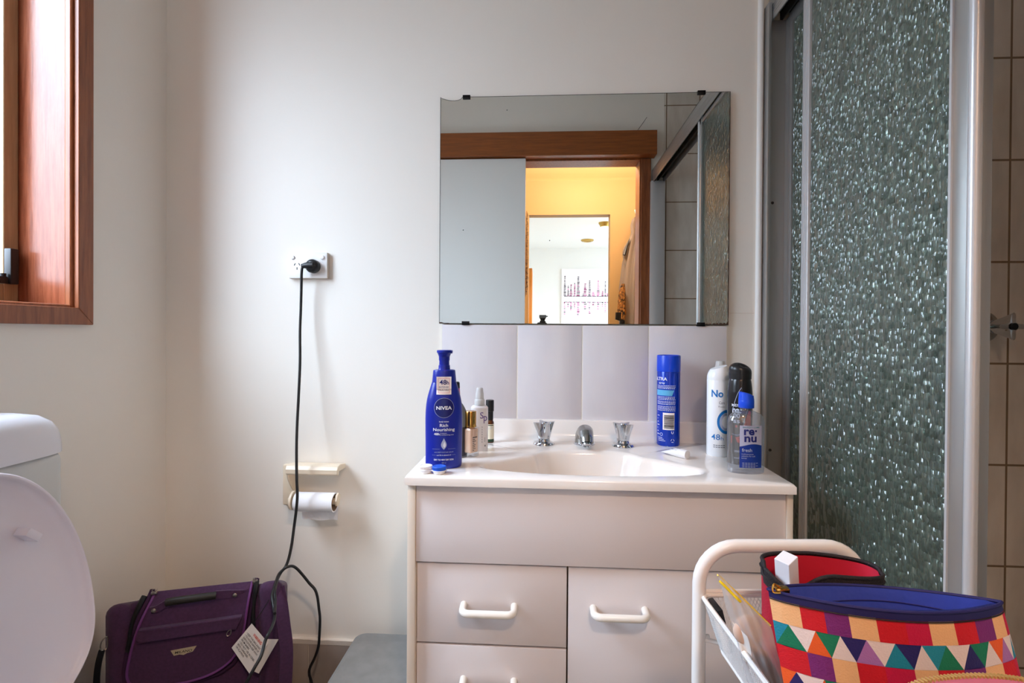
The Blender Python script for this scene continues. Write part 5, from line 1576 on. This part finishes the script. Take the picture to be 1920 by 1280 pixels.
sq = [['peach', 'red', 'purple', 'peach', 'red', 'crimson', 'peach', 'red', 'purple', 'peach', 'crimson'],
      ['red', 'purple', 'peach', 'red', 'crimson', 'peach', 'red', 'purple', 'peach', 'red', 'crimson'],
      ['peach', 'orange', 'crimson', 'purple', 'peach', 'red', 'purple', 'peach', 'red', 'crimson', 'peach']]
tr_ = [['teal', 'green', 'white', 'orange', 'green', 'white', 'navy', 'lilac', 'white', 'teal', 'navy', 'white', 'teal', 'green', 'white', 'navy', 'green', 'white', 'orange', 'lilac', 'white', 'teal', 'white'],
       ['orange', 'navy', 'white', 'orange', 'green', 'white', 'teal', 'navy', 'white', 'teal', 'lilac', 'white', 'navy', 'green', 'white', 'orange', 'teal', 'white', 'green', 'navy', 'white', 'lilac', 'white']]
edges = [0.0, 0.10, 0.185, 0.272, 0.372, 0.482, 0.578, 0.690, 0.795, 0.895, 0.972, 1.0]
NC = 11
def outer(side):
    b_ = MB()
    t0 = 0.036; dt = (1 - t0) / 9
    for r_ in range(9):
        ta, tb_ = t0 + r_ * dt, t0 + (r_ + 1) * dt
        if r_ % 2 == 0:
            cols = sq[(r_ // 2) % 3]
            for c_ in range(NC):
                for h_ in range(3):
                    ea = edges[c_] + (edges[c_ + 1] - edges[c_]) * h_ / 3; eb = edges[c_] + (edges[c_ + 1] - edges[c_]) * (h_ + 1) / 3
                    b_.add([pf(ea, ta, side), pf(eb, ta, side), pf(eb, tb_, side), pf(ea, tb_, side)], [(0, 1, 2, 3)], ci[cols[c_]])
        else:
            cols = tr_[(r_ // 2) % 2]
            bot_ = edges
            top_ = [0.0] + [(edges[k] + edges[k + 1]) / 2 for k in range(NC)] + [1.0]
            q = 0
            for k in range(NC + 1):
                # down triangle under the tops k, k+1 meeting at bottom k
                b_.add([pf(top_[k], ta, side), pf(top_[k + 1], ta, side), pf(bot_[k], tb_, side)], [(0, 1, 2)], ci[cols[q % 23]]); q += 1
                if k < NC:
                    b_.add([pf(top_[k + 1], ta, side), pf(bot_[k + 1], tb_, side), pf(bot_[k], tb_, side)], [(0, 1, 2)], ci[cols[q % 23]]); q += 1
    return b_
b = outer(-1)
b2 = outer(1)
b.add(b2.v, b2.f, 0)
b.m[-len(b2.f):] = b2.m
b.build('printed_shell', ['t_' + n_ for n_ in names], pouch, normals=False, angle=30)
b = MB()
b.grid(lambda u, v: pf(u, 0.036 * v, -1, -0.0006), 40, 2, 0).grid(lambda u, v: pf(u, 0.036 * v, 1, -0.0006), 40, 2, 0)
b.tube([pf(k / 40, 0.0, -1) for k in range(41)], 0.0015, 8, 0).tube([pf(k / 40, 0.0, 1) for k in range(41)], 0.0015, 8, 0)
b.tube([pf(k / 40, 0.040, -1, -0.0008) for k in range(41)], 0.0005, 6, 1)
b.build('zip_tape', ['bluetape', 'ink'], pouch, normals=False)
b = MB().grid(lambda u, v: pf(0.015 + 0.97 * u, v * 0.97, 1, 0.0026), 60, 24, 0).grid(lambda u, v: pf(0.05 + 0.90 * u, v * 0.97, -1, 0.0048), 60, 24, 0)
b.tube([pf(k / 40, 0.075 + 0.01 * math.sin(k * 0.2), 1, 0.0028) for k in range(3, 38)], 0.0006, 6, 1)
b.build('lining', ['bluelining', 'bluetape'], pouch, normals=False, angle=60)
e0 = pf(0.012, 0.0, -1)
b = MB().box(e0[0] + 0.002, e0[0] + 0.014, e0[1] - 0.004, e0[1] + 0.004, e0[2] - 0.001, e0[2] + 0.004, r=0.0012)
b.tube(catmull([(e0[0] + 0.008, e0[1] - 0.002, e0[2] + 0.003), (e0[0] + 0.001, e0[1] - 0.002, e0[2] + 0.007), (e0[0] - 0.001, e0[1] - 0.004, e0[2] + 0.001), (e0[0] + 0.005, e0[1] - 0.005, e0[2] + 0.001)], 4), 0.0009, 6)
b.build('zip_pull', 'gold', pouch)

# red vanity case behind it
RC = (0.3300, -0.800, 0.690)
rb_ = thing('makeup_bag', 'open red makeup bag with wide black zip band behind the patterned pouch', 'bag', RC)
def rim_r(u, k=1.0, z=0.0):
    a = 2 * PI * u
    c_, s_ = math.cos(a), math.sin(a)
    q = (abs(c_) ** 2.6 + abs(s_) ** 2.6) ** (-1 / 2.6)
    dip = 0.019 * math.exp(-((c_ + 0.62) / 0.30) ** 2) * (1 if s_ < 0 else 0) + 0.003 * (1 if s_ < 0 else 0)
    zz = 0.1415 - dip - 0.005 * c_ * (1 if c_ > 0 else 0)
    return (0.0665 * k * c_ * q, 0.027 * k * s_ * q, zz + z)
def rshell(u, v, k=1.0):
    p_ = rim_r(u, k)
    return (p_[0] * (1 - 0.04 * v), p_[1] * (1 - 0.02 * v), p_[2] + (0.002 - p_[2]) * v)
b = MB().grid(lambda u, v: rshell(u, 0.07 + 0.93 * v), 64, 10, closed_u=True)
b.add([rshell(k / 64, 1.0) for k in range(64)], [tuple(range(64))])
b.build('body', 'redcloth', rb_, normals=False, angle=60)
MB().grid(lambda u, v: rshell(u, 0.02 + 0.9 * v, 0.965), 64, 10, closed_u=True).build('lining', 'redcloth2', rb_, normals=False, angle=60)
b = MB()
b.grid(lambda u, v: rshell(u, 0.13 * v, 1.012), 64, 3, closed_u=True)
b.tube([rim_r(k / 64, 0.99, 0.0) for k in range(64)], 0.0022, 8, closed=True)
b.tube([rshell(k / 64, 0.055, 1.02) for k in range(64)], 0.0011, 6, closed=True)
b.build('zip_band', 'blackcloth', rb_, normals=False, angle=60)
e0 = rim_r(0.632)
b = MB().box(e0[0] - 0.004, e0[0] + 0.005, e0[1] - 0.005, e0[1] + 0.001, e0[2] - 0.003, e0[2] + 0.005, r=0.0015).box(e0[0] - 0.002, e0[0] + 0.006, e0[1] - 0.007, e0[1] - 0.004, e0[2] - 0.010, e0[2] + 0.001, r=0.0012)
b.build('zip_pull', 'chrome', rb_)

b = MB().box(-0.0098, 0.0098, -0.0085, 0.0085, 0.0, 0.064, 0, r=0.0006)
b.box(0.0098, 0.0100, -0.005, -0.004, 0.020, 0.050, 1).box(0.0098, 0.0100, -0.001, 0.003, 0.026, 0.046, 1)
o = b.build('carton', ['boxwhite', 'ink'], None, loc=(0.2930, -0.8005, 0.7820), rot=(0.10, -0.28, 0.62), smooth=False)
tag(o, 'small white carton standing up in the red makeup bag', 'box')

# zip-lock bag with its things
ZB = (0.236, -0.845, 0.690)
zb_ = thing('zip_bag', 'clear plastic zip bag with yellow seal leaning over the mesh basket rim', 'plastic bag', ZB)
C00, C10, C11, C01 = [Vector(q) for q in ((0.1990, -0.832, 0.832), (0.2560, -0.838, 0.778), (0.2740, -0.850, 0.694), (0.2310, -0.842, 0.712))]
rz_ = random.Random(5)
ph = [rz_.uniform(0, 6) for _ in range(6)]
def zf(u, v, side):
    p_ = C00 * (1 - u) * (1 - v) + C10 * u * (1 - v) + C11 * u * v + C01 * (1 - u) * v
    bl = 0.014 * (math.sin(PI * u) ** 0.7) * (math.sin(PI * min(1, v * 0.8 + 0.1)) ** 0.8)
    wr = 0.0022 * math.sin(14 * u + 6 * v + ph[0]) * math.sin(9 * v + ph[1]) + 0.0016 * math.sin(23 * u - 11 * v + ph[2])
    p_ = p_ + Vector((0, side * bl + wr * (0.4 + v), 0.002 * math.sin(17 * v + ph[3])))
    return tuple(p_ - Vector(ZB))
b = MB().grid(lambda u, v: zf(u, v, -1), 36, 36).grid(lambda u, v: zf(u, v, 1), 36, 36)
b.build('film', 'clearbag', zb_, normals=False, angle=180)
b = MB().tube([zf(k / 20, 0.03, 1) for k in range(21)], 0.0011, 6).tube([zf(k / 20 * 0.34, 0.10, -1) for k in range(21)], 0.0016, 6)
b.build('seal', 'zipyellow', zb_)
b = MB().grid(lambda u, v: zf(0.03 + 0.22 * u, 0.44 + 0.30 * v, -1.05), 8, 8)
b.build('write_on_panel', 'tagpaper', zb_, normals=False)
for k in range(4):
    p0 = Vector((0.2350 + 0.006 * k, -0.848 + 0.003 * k, 0.752 - 0.004 * k)); p1 = Vector((0.2640 + 0.005 * k, -0.853 + 0.003 * k, 0.6935))
    d_ = p1 - p0
    tt = thing('makeup_brush', 'thin brown-handled makeup brush inside the clear zip bag', 'brush', p0, 0, 'makeup brushes in the zip bag')
    MB().tube([(0, 0, 0), tuple(d_ * 0.5), tuple(d_ * 0.97)], 0.002, 10, radii=[0.0018, 0.0023, 0.0016]).build('handle', 'brownwood', tt)
    MB().tube([tuple(d_ * -0.02), tuple(d_ * 0.14)], 0.0022, 10).build('ferrule', 'steel', tt)
    MB().tube([tuple(d_ * -0.18), tuple(d_ * -0.10), tuple(d_ * -0.01)], 0.003, 10, radii=[0.0008, 0.0036, 0.0022]).build('bristles', 'puff', tt)
t = MB().lathe(smooth_prof([(0.0, -0.006), (0.013, -0.0055), (0.016, -0.001), (0.0155, 0.003), (0.011, 0.006), (0.0, 0.0065)], 4), 28, cap=False).build('powder_puff', 'puff', None, loc=(0.2310, -0.8385, 0.770), rot=(1.45, 0.3, 0.1))
tag(t, 'round beige powder puff inside the clear zip bag', 'powder puff')
t = thing('compact', 'black flat compact case beside the clear zip bag in the trolley', 'compact', (0.2375, -0.745, 0.7060), 0.2, None, (0, -0.25, 0.07))
MB().box(-0.004, 0.004, -0.016, 0.016, -0.012, 0.046, r=0.002).build('case', 'black', t)
MB().box(-0.0048, -0.0036, -0.014, 0.014, 0.0385, 0.0400).build('rim', 'blackmetal', t)
t = MB().grid(lambda u, v: (-0.022 + 0.044 * u, 0.002 * math.sin(3 * u), -0.035 + 0.07 * v), 8, 4).grid(lambda u, v: (-0.022 + 0.044 * u, 0.0006 + 0.002 * math.sin(3 * u), -0.035 + 0.07 * v), 8, 4).build('paper_leaflet', 'tagpaper', None, loc=(0.2660, -0.780, 0.722), rot=(0.1, -0.25, 0.05), normals=False)
tag(t, 'white paper leaflet standing between the zip bag and red bag', 'leaflet')

# pouch nearest the camera
PP = (0.300, -1.055, 0.692)
pp = thing('coin_pouch', 'black pouch with pink tape and arched gold zip, in front of the patterned pouch', 'pouch', PP)
arc = catmull([(-0.062, 0, 0.140), (-0.056, 0, 0.160), (-0.040, 0, 0.1715), (-0.012, 0, 0.1770), (0.015, 0, 0.1775), (0.040, 0, 0.1735), (0.058, 0, 0.162), (0.064, 0, 0.142)], 8)
arc2 = [(q.x, q.z) for q in arc]
def inset(pl, d_): return [(x * (1 - d_ / 0.07), z - d_) for x, z in pl]
pl = [(-0.060, 0.004)] + inset(arc2, 0.0035) + [(0.062, 0.004)]
MB().prism(pl, -0.0018, 0.0018).build("body", "blackcloth", pp)
b = MB()
for yy in (-0.0024, 0.0024):
    ia = inset(arc2, 0.0016); ib = inset(arc2, 0.0075)
    n_ = len(ia)
    b.add([(x, yy, z) for x, z in ia] + [(x, yy, z) for x, z in ib], [(i, i + 1, n_ + i + 1, n_ + i) for i in range(n_ - 1)])
ia = inset(arc2, 0.0016); n_ = len(ia)
b.add([(x, -0.0024, z) for x, z in ia] + [(x, 0.0024, z) for x, z in ia], [(i, i + 1, n_ + i + 1, n_ + i) for i in range(n_ - 1)])
b.build('tape', 'pinkcloth', pp, normals=False)
b = MB()
L = 0.0; prev = None
fine = [arc[0].lerp(arc[1], 0)]
for i in range(len(arc) - 1):
    for k in range(8):
        fine.append(arc[i].lerp(arc[i + 1], (k + 1) / 8))
acc = 0.0
for i in range(1, len(fine)):
    acc += (fine[i] - fine[i - 1]).length
    if acc >= 0.0023:
        acc = 0.0
        d_ = (fine[i] - fine[i - 1]).normalized()
        ang = math.atan2(d_.z, d_.x)
        b.box(-0.0007, 0.0007, -0.0019, 0.0019, -0.0012, 0.0006, 0, T=Matrix.Translation((fine[i].x, -0.001, fine[i].z - 0.0004)) @ Matrix.Rotation(-ang, 4, 'Y') @ Matrix.Rotation(0.35, 4, 'Z'))
b.build('zip_teeth', 'goldteeth', pp, smooth=False)

# ================================================================== BEYOND THE DOOR (seen in the mirror)
t = thing('ceiling_light', 'warm round ceiling light over the hallway outside the door', 'ceiling light', (0.30, -2.06, 2.40), 0, None)
MB().lathe([(0.12, 0.0), (0.12, -0.02), (0.11, -0.025), (0, -0.025)], 40).build('base', 'brass', t)
MB().lathe([(0.105, -0.026), (0.10, -0.045), (0.07, -0.065), (0.03, -0.073), (0, -0.074)], 40).build('shade', 'oyster', t)
t = thing('globe_light', 'glass globe light on brass base in the white room beyond', 'ceiling light', (0.735, -4.68, 2.40))
MB().lathe([(0.075, 0.0), (0.075, -0.012), (0.060, -0.035), (0.055, -0.050), (0, -0.050)], 32).build('base', 'brass', t)
MB().lathe([(0.045, -0.050)] + [(0.078 * math.sin(PI * (0.18 + 0.82 * k / 12)), -0.115 + 0.078 * math.cos(PI * (0.18 + 0.82 * k / 12))) for k in range(13)], 32).build('globe', 'globe', t)
t = MB().lathe([(0.088, 0), (0.088, -0.012), (0.075, -0.022), (0.05, -0.024), (0.045, -0.016), (0, -0.016)], 36).build('ceiling_vent', 'brass', None, loc=(0.627, -5.80, 2.3995))
tag(t, 'round brass coloured ceiling vent in the white room beyond', 'vent')
t = thing('wardrobe', 'orange timber wardrobe side in the white room, just inside the opening', 'wardrobe', (-0.37, -4.15, 0))
MB().box(-0.23, 0.265, -0.15, 0.15, 0.0, 1.78, r=0.002).build('body', 'orange_wood', t)
for x0, x1 in ((-0.225, 0.014), (0.020, 0.260)):
    MB().box(x0, x1, 0.15, 0.166, 0.06, 1.76, r=0.001).build('door', 'orange_wood', t)
t = thing('painting', 'canvas painting of a pink and plum city skyline with its reflection, in the far room', 'painting', (0.72, -6.485, 1.62))
rp_ = random.Random(11)
b = MB().box(-0.42, 0.42, -0.0145, 0.0145, -0.52, 0.46, 3)
def stroke(x0, x1, z0, z1, m):
    b.box(x0, x1, 0.0145, 0.0152, z0, z1, m)
x = -0.37
while x < 0.37:
    w_ = rp_.uniform(0.022, 0.06)
    h_ = rp_.choice((0.05, 0.08, 0.12, 0.20, 0.28)) * rp_.uniform(0.7, 1.1)
    m = rp_.choice((0, 0, 1, 2, 2))
    z = 0.045
    while z < 0.045 + h_:
        zz = rp_.uniform(0.006, 0.018)
        wv = w_ * (1 - 0.5 * (z - 0.045) / max(h_, 0.1))
        stroke(x - wv / 2, x + wv / 2 * rp_.uniform(0.4, 1), z, z + zz, m if rp_.random() < 0.75 else rp_.choice((0, 1, 2)))
        z += zz + rp_.uniform(0.003, 0.010)
    z = -0.050
    hr = h_ * rp_.uniform(0.5, 0.8)
    while z > -0.050 - hr:
        zz = rp_.uniform(0.005, 0.02)
        stroke(x - w_ * 0.35, x + w_ * 0.35 * rp_.uniform(0.2, 1), z - zz, z, rp_.choice((1, 1, 0, 2)))
        z -= zz + rp_.uniform(0.004, 0.014)
    x += w_ + rp_.uniform(0.004, 0.02)
q = -0.38
while q < 0.38:
    w_ = rp_.uniform(0.03, 0.09)
    stroke(q, q + w_ * 0.9, 0.036, 0.046, 2); stroke(q, q + w_ * 0.8, -0.052, -0.044, 2)
    q += w_
b.build('canvas', ['plum', 'pinkstroke', 'greystroke', 'paint_canvas'], t, smooth=False)

def cloth_column(levels, n=64, folds=7, amp=0.012, seed=1):
    rr_ = random.Random(seed)
    p1, p2 = rr_.uniform(0, 6), rr_.uniform(0, 6)
    b_ = MB()
    V_ = []
    for i, (x, y, z, rx_, ry_) in enumerate(levels):
        for k in range(n):
            a = 2 * PI * k / n
            f_ = 1 + (amp / max(rx_, 0.02)) * (math.sin(folds * a + p1 + 2.2 * z) + 0.5 * math.sin((folds + 4) * a + p2 - 3 * z))
            V_.append((x + rx_ * f_ * math.cos(a), y + ry_ * f_ * math.sin(a), z))
    F_ = [(i * n + k, i * n + (k + 1) % n, (i + 1) * n + (k + 1) % n, (i + 1) * n + k) for i in range(len(levels) - 1) for k in range(n)]
    F_ += [tuple(range(n)), tuple((len(levels) - 1) * n + k for k in range(n))]
    return b_.add(V_, F_)
t = thing('robe', 'long pale bathrobe hanging on the hallway wall beside the doorway', 'robe', (0.680, -2.50, 0.55))
lv = [(0.0, 0, 0.0, 0.085, 0.085), (0.0, 0, 0.30, 0.088, 0.085), (-0.002, 0, 0.65, 0.086, 0.085), (-0.002, 0, 0.90, 0.080, 0.08), (0.008, 0, 1.08, 0.068, 0.07), (0.020, 0, 1.20, 0.052, 0.055), (0.028, 0, 1.285, 0.034, 0.04), (0.030, 0, 1.31, 0.030, 0.038), (0.028, 0, 1.36, 0.036, 0.042), (0.032, 0, 1.41, 0.028, 0.034), (0.034, 0, 1.43, 0.010, 0.012)]
cloth_column(lv, amp=0.013).build('gown', 'robe', t, angle=70)
MB().tube(catmull([(-0.055, 0.02, 1.06), (-0.068, 0.03, 1.16), (-0.040, 0.03, 1.22), (0.0, 0.02, 1.28)], 5), 0.012, 10, radii=None).build('sleeve', 'robe', t)
MB().tube([(-0.072, 0.06, 1.13), (-0.054, 0.05, 1.19), (-0.028, 0.03, 1.255)], 0.01, 8, radii=[0.011, 0.008, 0.004]).build('belt', 'black', t)
t = thing('blouse', 'leopard print blouse with black cuff hanging against the robe', 'blouse', (0.583, -2.375, 0.60))
cloth_column([(0.0, 0, 0.60, 0.018, 0.03), (-0.002, 0, 0.645, 0.030, 0.03), (-0.002, 0, 0.70, 0.026, 0.03), (0.002, 0, 0.80, 0.020, 0.028), (0.008, 0, 0.86, 0.010, 0.02)], amp=0.003).build('sleeve', 'leopard', t, angle=70)
cloth_column([(0.004, 0, 0.40, 0.016, 0.03), (0.004, 0, 0.59, 0.018, 0.03), (-0.018, 0, 0.60, 0.028, 0.03), (-0.012, 0, 0.652, 0.032, 0.032)], amp=0.002).build('cuff', 'black', t, angle=70)
t = MB().box(0.732, 0.7498, -2.60, -2.44, 1.98, 2.22, r=0.003).tube([(0.735, -2.50, 2.02), (0.70, -2.50, 2.00), (0.695, -2.50, 2.03)], 0.006, 8).build('hook_board', 'white_trim')
tag(t, 'white board with coat hook above the hanging robe', 'coat hook')
for k in range(3):
    xs_ = -0.1235 + 0.0035 * k
    ln = (0.66, 0.52, 0.60)[k]
    t = MB()
    n_ = int(ln / 0.011)
    for s_ in (-1, 1):
        for q in range(n_):
            f_ = q / n_
            rr_ = 0.0032 + 0.0022 * (f_ > 0.75) * (q % 3 == 0)
            t.lathe([(0.0, -rr_), (rr_ * 0.8, -rr_ * 0.6), (rr_, 0), (rr_ * 0.8, rr_ * 0.6), (0, rr_)], 8, T=Matrix.Translation((0.0035 * math.sin(PI * f_) * s_ + 0.002 * math.sin(q), 0.0, -ln * f_)), cap=False)
    o = t.build('necklace', 'bead', None, loc=(xs_, -2.619 + 0.004 * k, 2.05 - 0.01 * k))
    tag(o, ('longest strand of dark beads hanging at the edge of the far opening', 'shortest strand of dark beads hanging among two longer ones', 'middle length strand of dark beads hanging beside the far opening')[k], 'necklace', 'necklaces by the far opening')

# the photographer's camera, its top seen at the foot of the mirror
t = thing('tripod_camera', 'camera with flash trigger on a tripod in the doorway, seen in the mirror', 'camera', (0.0, -1.52, 0))
MB().box(-0.066, 0.066, -0.035, 0.035, 1.055, 1.130, r=0.010, seg=3).box(-0.028, 0.030, -0.025, 0.035, 1.125, 1.158, r=0.008).build('body', 'black', t)
MB().lathe([(0.034, 0), (0.036, 0.002), (0.036, 0.040), (0.033, 0.044), (0.030, 0.044), (0.029, 0.03), (0, 0.03)], 36, T=Matrix.Translation((0, 0.035, 1.10)) @ Matrix.Rotation(-PI / 2, 4, 'X')).build('lens', 'black', t)
b = MB().box(-0.012, 0.022, -0.012, 0.018, 1.156, 1.166, 0, r=0.002).box(-0.009, 0.017, -0.010, 0.014, 1.164, 1.170, 0)
b.lathe([(0.010, 1.168), (0.016, 1.180), (0.017, 1.184)], 20, 0, T=Matrix.Translation((0.005, 0, 0)))
b.box(-0.015, 0.025, -0.012, 0.018, 1.183, 1.201, 1, r=0.003).box(0.025, 0.034, -0.006, 0.006, 1.190, 1.196, 1, r=0.001)
b.build('flash_trigger', ['black', 'camgrey'], t)
b = MB().cyl((0, 0, 0.55), (0, 0, 1.02), 0.014).box(-0.03, 0.03, -0.03, 0.03, 1.015, 1.055, r=0.006)
b.build('column', 'blackmetal', t)
for a in (-PI / 2, PI / 6, 5 * PI / 6):
    MB().tube([(0.02 * math.cos(a), 0.02 * math.sin(a), 0.86), (0.13 * math.cos(a), 0.13 * math.sin(a), 0.40), (0.22 * math.cos(a), 0.22 * math.sin(a), 0.008)], 0.012, 12, radii=[0.014, 0.012, 0.008]).build('leg', 'blackmetal', t)
